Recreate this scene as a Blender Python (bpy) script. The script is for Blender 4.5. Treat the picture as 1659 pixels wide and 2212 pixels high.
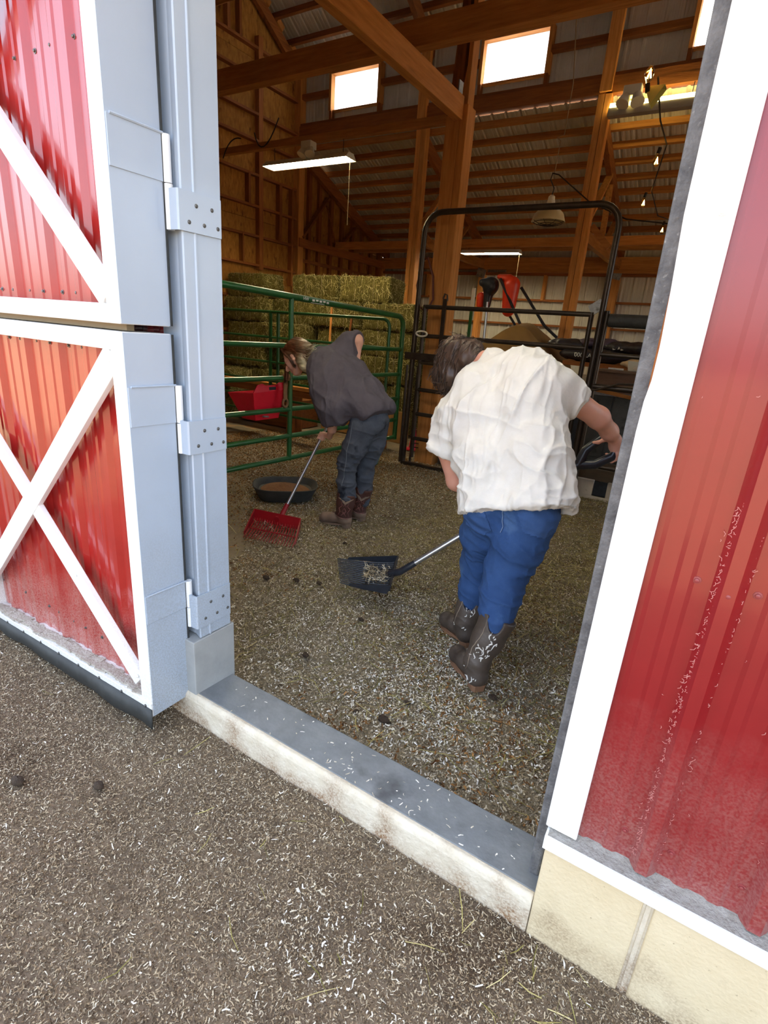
import bpy, bmesh, math, random
import numpy as np
from mathutils import Vector, Matrix, Euler
for o in list(bpy.data.objects): bpy.data.objects.remove(o, do_unlink=True)
SC = bpy.context.scene
COL = SC.collection
R = math.radians
random.seed(7)
RNG = np.random.default_rng(11)

# ------------------------------------------------------------------ camera
IMG_W, IMG_H = 1659, 2212
FPX = 1138.69
yaw, pitch, roll = -0.538550216, 0.327760775, 0.0768562072
fw = Vector((math.sin(yaw)*math.cos(pitch), math.cos(yaw)*math.cos(pitch), -math.sin(pitch)))
r0 = Vector((math.cos(yaw), -math.sin(yaw), 0)); u0 = r0.cross(fw)
cr = r0*math.cos(roll)+u0*math.sin(roll); cu = -r0*math.sin(roll)+u0*math.cos(roll)
camd = bpy.data.cameras.new('camera'); cam = bpy.data.objects.new('camera', camd); COL.objects.link(cam)
cam.matrix_world = Matrix(((cr.x, cu.x, -fw.x, 0), (cr.y, cu.y, -fw.y, 0), (cr.z, cu.z, -fw.z, 1.55), (0, 0, 0, 1)))
camd.sensor_fit = 'VERTICAL'; camd.sensor_height = 24.0; camd.lens = FPX*24.0/IMG_H
camd.clip_start = 0.05; camd.clip_end = 400
SC.camera = cam

# ------------------------------------------------------------------ sky, sun, exposure
SUN_EL, SUN_AZ = 52.0, 20.0        # the sun stands behind the barn, so this side is in open shade
W = bpy.data.worlds.new('sky'); SC.world = W; W.use_nodes = True
wn = W.node_tree.nodes; wl = W.node_tree.links
bg = wn['Background']
sky = wn.new('ShaderNodeTexSky'); sky.sky_type = 'NISHITA'; sky.sun_disc = False
sky.sun_elevation = R(SUN_EL); sky.sun_rotation = R(-SUN_AZ); sky.air_density = 1.0; sky.dust_density = 3.0; sky.ozone_density = 1.0
hs = wn.new('ShaderNodeHueSaturation'); hs.inputs['Saturation'].default_value = 0.62
wl.new(sky.outputs[0], hs.inputs['Color']); wl.new(hs.outputs[0], bg.inputs['Color']); bg.inputs['Strength'].default_value = 0.50
sd = bpy.data.lights.new('sun', 'SUN'); sd.energy = 6.0; sd.angle = R(0.6); sd.color = (1.0, 0.94, 0.85)
so = bpy.data.objects.new('sun', sd); COL.objects.link(so)
_d = Vector((math.sin(R(-SUN_AZ))*math.cos(R(SUN_EL)), math.cos(R(-SUN_AZ))*math.cos(R(SUN_EL)), math.sin(R(SUN_EL))))
so.rotation_euler = _d.to_track_quat('Z', 'Y').to_euler(); so.location = (-6, 30, 40)
vs = SC.view_settings
vs.view_transform = 'Standard'; vs.look = 'None'; vs.gamma = 1.0; vs.use_curve_mapping = False; vs.exposure = 1.08

# ------------------------------------------------------------------ helpers
def srgb(r, g=None, b=None):
    if g is None: r, g, b = r
    f = lambda c: (c/255/12.92) if c/255 <= 0.04045 else ((c/255+0.055)/1.055)**2.4
    return (f(r), f(g), f(b), 1.0)

MATS = {}
def mat(name, col, rough=0.6, metal=0.0, var=0.0, scale=6.0, stretch=(1, 1, 1), bump=0.0, bscale=None, col2=None, mix=0.5, coat=0.0,
        spec=0.5, rnd=0.0, detail=6.0, emit=None, estr=0.0, dirt=None, dirt_h=0.0, mottle=None, mscale=3.0, mthr=0.55, transl=0.0, bstretch=None):
    """procedural material. col, col2: sRGB 0-255; col2 = noise-mixed second colour; rnd = per-object value shift; mottle = third colour in sparse blotches"""
    if name in MATS: return MATS[name]
    m = bpy.data.materials.new(name); m.use_nodes = True; MATS[name] = m
    nt = m.node_tree; N = nt.nodes; L = nt.links; bs = N['Principled BSDF']
    bs.inputs['Roughness'].default_value = rough; bs.inputs['Metallic'].default_value = metal
    bs.inputs['Specular IOR Level'].default_value = spec
    if coat: bs.inputs['Coat Weight'].default_value = coat; bs.inputs['Coat Roughness'].default_value = 0.08
    tc = N.new('ShaderNodeTexCoord'); mp = N.new('ShaderNodeMapping'); mp.inputs['Scale'].default_value = stretch
    oi = N.new('ShaderNodeObjectInfo')
    vadd = N.new('ShaderNodeVectorMath'); vadd.operation = 'MULTIPLY_ADD'
    cmb = N.new('ShaderNodeCombineXYZ')
    for i in range(3): L.new(oi.outputs['Random'], cmb.inputs[i])
    L.new(cmb.outputs[0], vadd.inputs[0]); vadd.inputs[1].default_value = (7.3, 3.1, 5.7); L.new(tc.outputs['Object'], vadd.inputs[2])
    L.new(vadd.outputs[0], mp.inputs['Vector'])
    c1 = srgb(col); c2 = srgb(col2) if col2 else tuple(min(1, x*(1+var)) for x in c1[:3])+(1,)
    if not col2 and var: c1 = tuple(x*(1-var) for x in c1[:3])+(1,)
    out = None
    if col2 or var:
        nz = N.new('ShaderNodeTexNoise'); nz.inputs['Scale'].default_value = scale; nz.inputs['Detail'].default_value = detail; nz.inputs['Roughness'].default_value = 0.62
        L.new(mp.outputs[0], nz.inputs['Vector'])
        rp = N.new('ShaderNodeValToRGB'); rp.color_ramp.elements[0].position = 0.5-mix*0.4; rp.color_ramp.elements[1].position = 0.5+mix*0.4
        rp.color_ramp.elements[0].color = c1; rp.color_ramp.elements[1].color = c2
        L.new(nz.outputs['Fac'], rp.inputs['Fac']); out = rp.outputs['Color']
    if mottle:
        n2 = N.new('ShaderNodeTexNoise'); n2.inputs['Scale'].default_value = mscale; n2.inputs['Detail'].default_value = 8; L.new(mp.outputs[0], n2.inputs['Vector'])
        r2 = N.new('ShaderNodeValToRGB'); r2.color_ramp.elements[0].position = mthr; r2.color_ramp.elements[1].position = min(1, mthr+0.12)
        L.new(n2.outputs['Fac'], r2.inputs['Fac'])
        mx = N.new('ShaderNodeMix'); mx.data_type = 'RGBA'; L.new(r2.outputs['Color'], mx.inputs[0])
        if out: L.new(out, mx.inputs[6])
        else: mx.inputs[6].default_value = c1
        mx.inputs[7].default_value = srgb(mottle); out = mx.outputs[2]
    if dirt:   # dust caught low on the wall: ragged, fades out above dirt_h
        sx = N.new('ShaderNodeSeparateXYZ'); geo = N.new('ShaderNodeNewGeometry'); L.new(geo.outputs['Position'], sx.inputs[0])
        n3 = N.new('ShaderNodeTexNoise'); n3.inputs['Scale'].default_value = 9; n3.inputs['Detail'].default_value = 9; L.new(geo.outputs['Position'], n3.inputs['Vector'])
        ma = N.new('ShaderNodeMath'); ma.operation = 'MULTIPLY_ADD'; L.new(n3.outputs['Fac'], ma.inputs[0]); ma.inputs[1].default_value = -0.5; L.new(sx.outputs['Z'], ma.inputs[2])
        mr = N.new('ShaderNodeMapRange'); mr.inputs[1].default_value = dirt_h[0]-0.25; mr.inputs[2].default_value = dirt_h[1]-0.25; mr.inputs[3].default_value = dirt_h[2]; mr.inputs[4].default_value = 0.0
        L.new(ma.outputs[0], mr.inputs[0])
        n4 = N.new('ShaderNodeTexNoise'); n4.inputs['Scale'].default_value = 170; n4.inputs['Detail'].default_value = 3; L.new(geo.outputs['Position'], n4.inputs['Vector'])
        m4 = N.new('ShaderNodeMath'); m4.operation = 'MULTIPLY'; L.new(mr.outputs[0], m4.inputs[0])
        m5 = N.new('ShaderNodeMapRange'); m5.inputs[1].default_value = 0.35; m5.inputs[2].default_value = 0.65; m5.inputs[3].default_value = 0.35; m5.inputs[4].default_value = 1.3; L.new(n4.outputs['Fac'], m5.inputs[0]); L.new(m5.outputs[0], m4.inputs[1])
        mx = N.new('ShaderNodeMix'); mx.data_type = 'RGBA'; mx.clamp_factor = True; L.new(m4.outputs[0], mx.inputs[0])
        if out: L.new(out, mx.inputs[6])
        else: mx.inputs[6].default_value = c1
        mx.inputs[7].default_value = srgb(dirt); out = mx.outputs[2]
    if rnd:
        hv = N.new('ShaderNodeHueSaturation')
        mr = N.new('ShaderNodeMapRange'); mr.inputs[3].default_value = 1-rnd; mr.inputs[4].default_value = 1+rnd; L.new(oi.outputs['Random'], mr.inputs[0])
        L.new(mr.outputs[0], hv.inputs['Value'])
        if out: L.new(out, hv.inputs['Color'])
        else: hv.inputs['Color'].default_value = c1
        out = hv.outputs[0]
    if out: L.new(out, bs.inputs['Base Color'])
    else: bs.inputs['Base Color'].default_value = c1
    if bump:
        nb = N.new('ShaderNodeTexNoise'); nb.inputs['Scale'].default_value = bscale or scale*3; nb.inputs['Detail'].default_value = 5
        if bstretch:
            mb = N.new('ShaderNodeMapping'); mb.inputs['Scale'].default_value = bstretch; L.new(vadd.outputs[0], mb.inputs['Vector']); L.new(mb.outputs[0], nb.inputs['Vector'])
        else: L.new(mp.outputs[0], nb.inputs['Vector'])
        bp = N.new('ShaderNodeBump'); bp.inputs['Strength'].default_value = bump; bp.inputs['Distance'].default_value = 0.01
        L.new(nb.outputs['Fac'], bp.inputs['Height']); L.new(bp.outputs[0], bs.inputs['Normal'])
    if emit:
        bs.inputs['Emission Color'].default_value = srgb(emit); bs.inputs['Emission Strength'].default_value = estr
    if transl: bs.inputs['Transmission Weight'].default_value = transl
    return m

WLOC = {}                     # world location of every thing / part made here
def link(o, parent=None):
    COL.objects.link(o)
    if parent is not None: o.parent = parent
    return o
def tag(o, label=None, cat=None, group=None, kind=None):
    if label: o['label'] = label
    if cat: o['category'] = cat
    if group: o['group'] = group
    if kind: o['kind'] = kind
    return o
def thing(name, loc, label=None, cat=None, group=None, kind=None):
    o = bpy.data.objects.new(name, None); o.empty_display_size = 0.1; o.location = loc; link(o)
    WLOC[o] = Vector(loc); return tag(o, label, cat, group, kind)

class MB:
    """collects shapes in world coordinates; build() makes ONE mesh object of them"""
    def __init__(s): s.v = []; s.f = []
    def add(s, vs, fs):
        n = len(s.v); s.v += [tuple(v) for v in vs]; s.f += [tuple(i+n for i in f) for f in fs]; return s
    def box(s, x0, x1, y0, y1, z0, z1):
        return s.add([(x0, y0, z0), (x1, y0, z0), (x1, y1, z0), (x0, y1, z0), (x0, y0, z1), (x1, y0, z1), (x1, y1, z1), (x0, y1, z1)],
                     [(0, 3, 2, 1), (4, 5, 6, 7), (0, 1, 5, 4), (1, 2, 6, 5), (2, 3, 7, 6), (3, 0, 4, 7)])
    def obox(s, c, size, rot=None):
        c = Vector(c); h = Vector(size)/2; m = rot.to_matrix() if isinstance(rot, Euler) else (rot or Matrix.Identity(3))
        pts = [c + m @ Vector((sx*h.x, sy*h.y, sz*h.z)) for sz in (-1, 1) for sx, sy in ((-1, -1), (1, -1), (1, 1), (-1, 1))]
        return s.add(pts, [(0, 3, 2, 1), (4, 5, 6, 7), (0, 1, 5, 4), (1, 2, 6, 5), (2, 3, 7, 6), (3, 0, 4, 7)])
    def beam(s, a, b, w, h, up=(0, 0, 1)):
        """a rectangular timber from a to b, w across, h along up"""
        a = Vector(a); b = Vector(b); d = (b-a).normalized(); sx = d.cross(Vector(up)).normalized(); sz = sx.cross(d).normalized()
        pts = [p + sx*(i*w/2) + sz*(j*h/2) for p in (a, b) for i, j in ((-1, -1), (1, -1), (1, 1), (-1, 1))]
        return s.add(pts, [(0, 1, 2, 3), (7, 6, 5, 4), (0, 4, 5, 1), (1, 5, 6, 2), (2, 6, 7, 3), (3, 7, 4, 0)])
    def prism(s, poly, axis, a, b):
        """poly: 2-D points; extruded along axis ('x','y','z') from a to b"""
        def P(p, t): return {'x': (t, p[0], p[1]), 'y': (p[0], t, p[1]), 'z': (p[0], p[1], t)}[axis]
        n = len(poly); vs = [P(p, a) for p in poly] + [P(p, b) for p in poly]
        return s.add(vs, [tuple(range(n-1, -1, -1)), tuple(range(n, 2*n))] + [(i, (i+1) % n, n+(i+1) % n, n+i) for i in range(n)])
    def sheet(s, prof, axis, a, b, segs=1):
        """open profile extruded into a thin sheet"""
        def P(p, t): return {'x': (t, p[0], p[1]), 'y': (p[0], t, p[1]), 'z': (p[0], p[1], t)}[axis]
        n = len(prof); vs = []
        for k in range(segs+1): vs += [P(p, a+(b-a)*k/segs) for p in prof]
        return s.add(vs, [(k*n+i, k*n+i+1, (k+1)*n+i+1, (k+1)*n+i) for k in range(segs) for i in range(n-1)])
    def tube(s, path, r, seg=8, cap=True, closed=False):
        path = [Vector(p) for p in path]; n = len(path); rs = r if isinstance(r, (list, tuple)) else [r]*n
        T = []
        for i in range(n):
            a = path[(i-1) % n] if (closed or i > 0) else path[i]; b = path[(i+1) % n] if (closed or i < n-1) else path[i]
            T.append((b-a).normalized())
        ref = Vector((0, 0, 1)) if abs(T[0].z) < 0.9 else Vector((1, 0, 0))
        nx = T[0].cross(ref).normalized(); vs = []; prev = T[0]
        for i in range(n):
            if i: nx = (prev.rotation_difference(T[i]) @ nx); prev = T[i]
            nx = (nx - T[i]*nx.dot(T[i])).normalized(); ny = T[i].cross(nx)
            vs += [path[i] + (nx*math.cos(2*math.pi*k/seg)+ny*math.sin(2*math.pi*k/seg))*rs[i] for k in range(seg)]
        fs = [(i*seg+k, i*seg+(k+1) % seg, ((i+1) % n)*seg+(k+1) % seg, ((i+1) % n)*seg+k) for i in range(n if closed else n-1) for k in range(seg)]
        if cap and not closed: fs += [tuple(range(seg-1, -1, -1)), tuple((n-1)*seg+k for k in range(seg))]
        return s.add(vs, fs)
    def lathe(s, prof, c, seg=20, axis=None, cap=True):
        """prof: (radius, height) along axis from point c"""
        c = Vector(c); az = Vector(axis or (0, 0, 1)).normalized(); ax = az.orthogonal().normalized(); ay = az.cross(ax)
        vs = [c + az*h + (ax*math.cos(2*math.pi*k/seg)+ay*math.sin(2*math.pi*k/seg))*r for r, h in prof for k in range(seg)]
        n = len(prof); fs = [(i*seg+k, i*seg+(k+1) % seg, (i+1)*seg+(k+1) % seg, (i+1)*seg+k) for i in range(n-1) for k in range(seg)]
        if cap: fs += [tuple(range(seg-1, -1, -1)), tuple((n-1)*seg+k for k in range(seg))]
        return s.add(vs, fs)
    def build(s, name, m, parent=None, smooth=False, bevel=0.0, label=None, solid=0.0, kind=None, loc=None):
        me = bpy.data.meshes.new(name)
        L = WLOC.get(parent, Vector((0, 0, 0))) if parent is not None else Vector(loc or (0, 0, 0))
        me.from_pydata([(v[0]-L.x, v[1]-L.y, v[2]-L.z) for v in s.v], [], s.f); me.validate(); me.update()
        if not solid:
            bm = bmesh.new(); bm.from_mesh(me); bmesh.ops.recalc_face_normals(bm, faces=bm.faces); bm.to_mesh(me); bm.free()
        if smooth:
            for p in me.polygons: p.use_smooth = True
            if smooth != 'all': me.set_sharp_from_angle(angle=R(40))
        me.materials.append(m if not isinstance(m, str) else MATS[m])
        o = bpy.data.objects.new(name, me); link(o, parent); WLOC[o] = L
        if parent is None: o.location = L
        if solid:
            md = o.modifiers.new('thickness', 'SOLIDIFY'); md.thickness = solid; md.offset = 0
        if bevel:
            md = o.modifiers.new('bevel', 'BEVEL'); md.width = bevel; md.segments = 2; md.limit_method = 'ANGLE'
        if label: o['label'] = label
        if kind: o['kind'] = kind
        return o
def box(name, b, m, parent=None, **k): return MB().box(*b).build(name, m, parent, **k)
def clone(o, name, off, parent=None):
    """copy of one mesh object, shifted, sharing its mesh data"""
    c = o.copy(); COL.objects.link(c); c.name = name; c.parent = parent if parent is not None else o.parent; c.location = o.location + Vector(off); WLOC[c] = WLOC.get(o, Vector()) + Vector(off)
    return c
def rib_profile(x0, x1, first, base, out, period=0.2286, hr=0.019, hm=0.004):
    """ribbed steel sheet profile across x0..x1: tall ribs at first + n*period, two low beads between"""
    pts = []
    def put(c, w, t, h):
        for dx, hh in ((-w, 0), (-t, h), (t, h), (w, 0)): pts.append((c+dx, base+out*hh))
    n = math.floor((x0-first)/period)-1
    c = first+n*period
    while c < x1+period:
        put(c, 0.030, 0.012, hr); put(c+period/3+0.003, 0.019, 0.010, hm); put(c+2*period/3-0.003, 0.019, 0.010, hm); c += period
    pts = sorted(p for p in pts if x0 < p[0] < x1)
    return [(x0, base)] + pts + [(x1, base)]

# ---------------- numpy noise, signed-distance modelling
def _hash(ix, iy, iz, seed):
    h = (ix.astype(np.int64)*374761393 + iy.astype(np.int64)*668265263 + iz.astype(np.int64)*2147483647 + seed*1274126177) & 0xffffffff
    h = ((h ^ (h >> 13))*1274126177) & 0xffffffff
    return ((h ^ (h >> 16)) & 0xffff)/65535.0
def vnoise(P, seed=0):
    i = np.floor(P); f = P-i; f = f*f*(3-2*f); i = i.astype(np.int64); r = 0
    for dx in (0, 1):
        for dy in (0, 1):
            for dz in (0, 1):
                w = (f[:, 0] if dx else 1-f[:, 0])*(f[:, 1] if dy else 1-f[:, 1])*(f[:, 2] if dz else 1-f[:, 2])
                r = r + w*_hash(i[:, 0]+dx, i[:, 1]+dy, i[:, 2]+dz, seed)
    return r
def fnoise(P, seed=0, oct=3):
    a, s, t = 1.0, 0, 0
    for k in range(oct): s = s+a*vnoise(P*(2**k), seed+k*17); t += a; a *= 0.5
    return s/t

class SDF:
    """smooth union of simple solids on a grid -> one continuous surface (surface nets)"""
    def __init__(s, h=0.006): s.h = h; s.ops = []
    def cone(s, a, b, ra, rb, k=0.03): s.ops.append(('c', np.array(a, float), np.array(b, float), ra, rb, k)); return s
    def chain(s, pts, rs, k=0.03):
        for i in range(len(pts)-1): s.cone(pts[i], pts[i+1], rs[i], rs[i+1], k)
        return s
    def ell(s, c, r, rot=None, k=0.03):
        m = np.array((rot.to_matrix() if isinstance(rot, Euler) else (rot or Matrix.Identity(3)))); s.ops.append(('e', np.array(c, float), np.array(r, float), m, None, k)); return s
    def cut_plane(s, p, n): s.ops.append(('p', np.array(p, float), np.array(n, float)/np.linalg.norm(n), None, None, 0)); return s
    def cut_ell(s, c, r, rot=None, k=0.01):
        m = np.array((rot.to_matrix() if isinstance(rot, Euler) else (rot or Matrix.Identity(3)))); s.ops.append(('x', np.array(c, float), np.array(r, float), m, None, k)); return s
    def bounds(s):
        lo = np.full(3, 1e9); hi = -lo
        for o in s.ops:
            if o[0] == 'c':
                for p, r in ((o[1], o[3]), (o[2], o[4])): lo = np.minimum(lo, p-r); hi = np.maximum(hi, p+r)
            elif o[0] == 'e': m = o[2].max(); lo = np.minimum(lo, o[1]-m); hi = np.maximum(hi, o[1]+m)
        return lo-0.03, hi+0.03
    def field(s):
        lo, hi = s.bounds(); h = s.h; n = np.ceil((hi-lo)/h).astype(int)+2
        F = np.full(n, 0.3, np.float32); ax = [lo[i]+h*np.arange(n[i]) for i in range(3)]
        for o in s.ops:
            k = o[5]
            if o[0] == 'p':
                X, Y, Z = np.meshgrid(*ax, indexing='ij', sparse=True)
                d = (X-o[1][0])*o[2][0]+(Y-o[1][1])*o[2][1]+(Z-o[1][2])*o[2][2]; F = np.maximum(F, d.astype(np.float32)); continue
            if o[0] == 'c': b0 = np.minimum(o[1]-o[3], o[2]-o[4]); b1 = np.maximum(o[1]+o[3], o[2]+o[4])
            else: m = o[2].max(); b0 = o[1]-m; b1 = o[1]+m
            i0 = np.clip(np.floor((b0-k-0.02-lo)/h).astype(int), 0, n-1); i1 = np.clip(np.ceil((b1+k+0.02-lo)/h).astype(int)+1, 1, n)
            sl = tuple(slice(i0[i], i1[i]) for i in range(3))
            X, Y, Z = np.meshgrid(*[ax[i][sl[i]] for i in range(3)], indexing='ij', sparse=True)
            if o[0] == 'c':
                a, b, ra, rb = o[1:5]; d = b-a; L2 = max(float(d@d), 1e-9)
                t = np.clip(((X-a[0])*d[0]+(Y-a[1])*d[1]+(Z-a[2])*d[2])/L2, 0, 1)
                D = np.sqrt((X-a[0]-t*d[0])**2+(Y-a[1]-t*d[1])**2+(Z-a[2]-t*d[2])**2)-(ra+(rb-ra)*t)
            else:
                c, r, m = o[1:4]; q = []
                for j in range(3): q.append(((X-c[0])*m[0, j]+(Y-c[1])*m[1, j]+(Z-c[2])*m[2, j])/r[j])
                l = np.sqrt(q[0]**2+q[1]**2+q[2]**2); g = np.sqrt((q[0]/r[0])**2+(q[1]/r[1])**2+(q[2]/r[2])**2)+1e-9
                D = l*(l-1)/g
            A = F[sl]
            if o[0] == 'x':
                hh = np.clip(0.5-0.5*(A+D)/k, 0, 1); F[sl] = A*(1-hh)+(-D)*hh+k*hh*(1-hh)
            else:
                hh = np.clip(0.5+0.5*(A-D)/k, 0, 1); F[sl] = A*(1-hh)+D*hh-k*hh*(1-hh)
        return F, lo
    def mesh(s, smooth=2):
        F, lo = s.field(); h = s.h; S = F < 0
        cnt = sum(S[i:F.shape[0]-1+i, j:F.shape[1]-1+j, k:F.shape[2]-1+k].astype(np.int8) for i in (0, 1) for j in (0, 1) for k in (0, 1))
        act = (cnt > 0) & (cnt < 8); idx = np.full(act.shape, -1, np.int64); I = np.argwhere(act); idx[act] = np.arange(len(I))
        acc = np.zeros((len(I), 3)); num = np.zeros(len(I))
        for axis in range(3):
            o1, o2 = [a for a in range(3) if a != axis]
            for da in (0, 1):
                for db in (0, 1):
                    off = np.zeros(3, int); off[o1] = da; off[o2] = db; e = np.zeros(3, int); e[axis] = 1
                    p0 = I+off; p1 = p0+e; v0 = F[p0[:, 0], p0[:, 1], p0[:, 2]]; v1 = F[p1[:, 0], p1[:, 1], p1[:, 2]]
                    c = (v0 < 0) != (v1 < 0); t = np.where(c, v0/np.where(c, v0-v1, 1), 0)
                    acc[c] += off[None, :]+t[c, None]*e[None, :]; num[c] += 1
        V = lo+h*(I+acc/num[:, None]); Q = []
        for axis in range(3):
            o1, o2 = [(axis+1) % 3, (axis+2) % 3]
            a = np.take(S, range(0, F.shape[axis]-1), axis); b = np.take(S, range(1, F.shape[axis]), axis)
            E = np.argwhere(a != b); E = E[(E[:, o1] > 0) & (E[:, o2] > 0) & (E[:, o1] < F.shape[o1]-1) & (E[:, o2] < F.shape[o2]-1)]
            fl = a[E[:, 0], E[:, 1], E[:, 2]]
            e1 = np.zeros(3, int); e1[o1] = 1; e2 = np.zeros(3, int); e2[o2] = 1
            g = lambda P: idx[P[:, 0], P[:, 1], P[:, 2]]
            q = np.stack([g(E-e1-e2), g(E-e2), g(E), g(E-e1)], 1); q[~fl] = q[~fl][:, ::-1]; Q.append(q)
        Q = np.concatenate(Q); Q = Q[(Q >= 0).all(1)]
        for _ in range(smooth): V = lap(V, Q)
        return V, Q
def lap(V, Q, w=0.5):
    A = np.zeros_like(V); n = np.zeros(len(V))
    for i in range(4):
        j = Q[:, (i+1) % 4]; k = Q[:, i]
        np.add.at(A, k, V[j]); np.add.at(n, k, 1); np.add.at(A, j, V[k]); np.add.at(n, j, 1)
    return V*(1-w)+w*A/np.maximum(n, 1)[:, None]
def vnormals(V, Q):
    a = V[Q[:, 2]]-V[Q[:, 0]]; b = V[Q[:, 3]]-V[Q[:, 1]]; fn = np.cross(a, b); N = np.zeros_like(V)
    for i in range(4): np.add.at(N, Q[:, i], fn)
    return N/np.maximum(np.linalg.norm(N, axis=1), 1e-12)[:, None]
def np_mesh(name, V, Q, m, parent=None, smooth=True, label=None, loc=None, kind=None, attr=None):
    """mesh object from numpy arrays (world coordinates)"""
    L = WLOC.get(parent, Vector()) if parent is not None else Vector(loc or (0, 0, 0))
    me = bpy.data.meshes.new(name); V = np.asarray(V, np.float32)-np.array(L, np.float32); nv, nf, k = len(V), len(Q), Q.shape[1]
    me.vertices.add(nv); me.vertices.foreach_set('co', V.ravel())
    me.loops.add(nf*k); me.loops.foreach_set('vertex_index', Q.astype(np.int32).ravel())
    me.polygons.add(nf); me.polygons.foreach_set('loop_start', np.arange(0, nf*k, k, dtype=np.int32))
    me.update(calc_edges=True)
    me.polygons.foreach_set('use_smooth', np.full(nf, bool(smooth)))
    if attr is not None:
        a = me.color_attributes.new('tint', 'FLOAT_COLOR', 'POINT'); c = np.ones((nv, 4), np.float32); c[:, :attr.shape[1]] = attr; a.data.foreach_set('color', c.ravel())
    me.materials.append(m); o = bpy.data.objects.new(name, me); link(o, parent); WLOC[o] = L
    if parent is None: o.location = L
    if label: o['label'] = label
    if kind: o['kind'] = kind
    return o

# ------------------------------------------------------------------ materials
def wood(name, axis, c1, c2, rnd=0.22, bump=0.25):
    st = {'x': (1.2, 14, 14), 'y': (14, 1.2, 14), 'z': (14, 14, 1.2)}[axis]
    return mat(name, c1, rough=0.72, col2=c2, mix=0.75, scale=2.2, stretch=st, bump=bump, bscale=9, rnd=rnd, mottle=(74, 40, 16), mscale=0.75, mthr=0.66, spec=0.3)
WX = wood('fir_along_x', 'x', (150, 92, 40), (205, 142, 76)); WY = wood('fir_along_y', 'y', (150, 92, 40), (205, 142, 76)); WZ = wood('fir_along_z', 'z', (168, 104, 46), (222, 156, 86))
DX = wood('stained_fir_along_x', 'x', (112, 62, 26), (164, 100, 48)); DY = wood('stained_fir_along_y', 'y', (112, 62, 26), (164, 100, 48)); DZ = wood('stained_fir_along_z', 'z', (112, 62, 26), (170, 104, 50))
OSB = mat('oriented_strand_board', (128, 80, 30), rough=0.8, col2=(196, 138, 66), mix=0.8, scale=22, stretch=(1, 1, 0.35), bump=0.3, bscale=60, rnd=0.10, mottle=(92, 54, 20), mscale=14, mthr=0.6, spec=0.2)
WHITE = mat('white_painted_steel', (243, 243, 240), rough=0.38, var=0.03, scale=5, dirt=(150, 135, 112), dirt_h=(0.1, 0.62, 0.30), coat=0.15)
JAMB_SHADE = mat('shade_tinted_jamb', (178, 192, 208), rough=0.35, var=0.03, scale=4, dirt=(132, 122, 102), dirt_h=(0.1, 1.0, 0.42), coat=0.2)  # white paint with its bluish shade mixed into the base colour
RED = mat('red_painted_steel', (126, 20, 25), rough=0.30, col2=(138, 25, 30), mix=0.8, scale=7, dirt=(170, 136, 126), dirt_h=(0.25, 0.80, 0.42), coat=0.45, bump=0.04, bscale=3.0)
REDD = mat('red_door_steel', (150, 28, 24), rough=0.26, col2=(168, 38, 32), mix=0.8, scale=7, dirt=(190, 150, 140), dirt_h=(0.02, 0.52, 0.7), coat=0.6, bump=0.025, bscale=2.2)
WSTEEL = mat('white_cladding', (206, 202, 190), rough=0.5, col2=(184, 176, 158), mix=0.8, scale=3)
ROOFM = mat('galvalume_roofing', (186, 180, 164), rough=0.5, metal=0.0, col2=(214, 209, 194), mix=0.9, scale=3)
GALV = mat('galvanised_steel', (120, 122, 124), rough=0.5, metal=0.55, col2=(166, 168, 168), mix=0.7, scale=40, mottle=(92, 88, 82), mscale=16, mthr=0.58)
SEAL = mat('weathered_grey_post', (78, 78, 80), rough=0.75, col2=(120, 120, 120), mix=0.5, scale=30, mottle=(150, 149, 144), mscale=70, mthr=0.63, bump=0.35, bscale=120)
CONC = mat('sill_concrete', (102, 106, 108), rough=0.55, col2=(138, 142, 143), mix=0.8, scale=9, mottle=(82, 84, 86), mscale=5, mthr=0.6, bump=0.12, bscale=80)
TAN = mat('painted_foundation', (205, 186, 148), rough=0.75, col2=(222, 206, 172), mix=0.8, scale=6, mottle=(128, 110, 86), mscale=110, mthr=0.685, bump=0.25, bscale=90, dirt=(128, 100, 70), dirt_h=(-0.05, 0.14, 0.5))
SILLF = mat('sill_face_concrete', (198, 184, 158), rough=0.8, col2=(226, 216, 196), mix=0.8, scale=14, mottle=(120, 110, 96), mscale=95, mthr=0.7, bump=0.5, bscale=60, dirt=(132, 96, 62), dirt_h=(-0.06, 0.10, 0.8))
RUBBER = mat('black_rubber', (40, 42, 42), rough=0.65, col2=(62, 64, 62), mix=0.6, scale=14, bump=0.1)
DIRT = mat('packed_dirt', (104, 90, 75), rough=0.95, col2=(142, 124, 101), mix=0.8, scale=5, detail=10, mottle=(86, 70, 55), mscale=2.0, mthr=0.58, bump=0.9, bscale=70, spec=0.1)
BED = mat('bedding_floor', (112, 100, 80), rough=0.95, col2=(158, 146, 123), mix=0.8, scale=4, detail=10, mottle=(98, 70, 42), mscale=1.3, mthr=0.58, bump=0.9, bscale=60, spec=0.1)
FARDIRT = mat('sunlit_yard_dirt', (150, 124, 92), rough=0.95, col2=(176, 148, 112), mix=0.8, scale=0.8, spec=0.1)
SCREW = mat('screw_zinc', (110, 110, 108), rough=0.4, metal=0.7)
SCREWR = mat('screw_red_painted', (140, 60, 60), rough=0.4)

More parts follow.
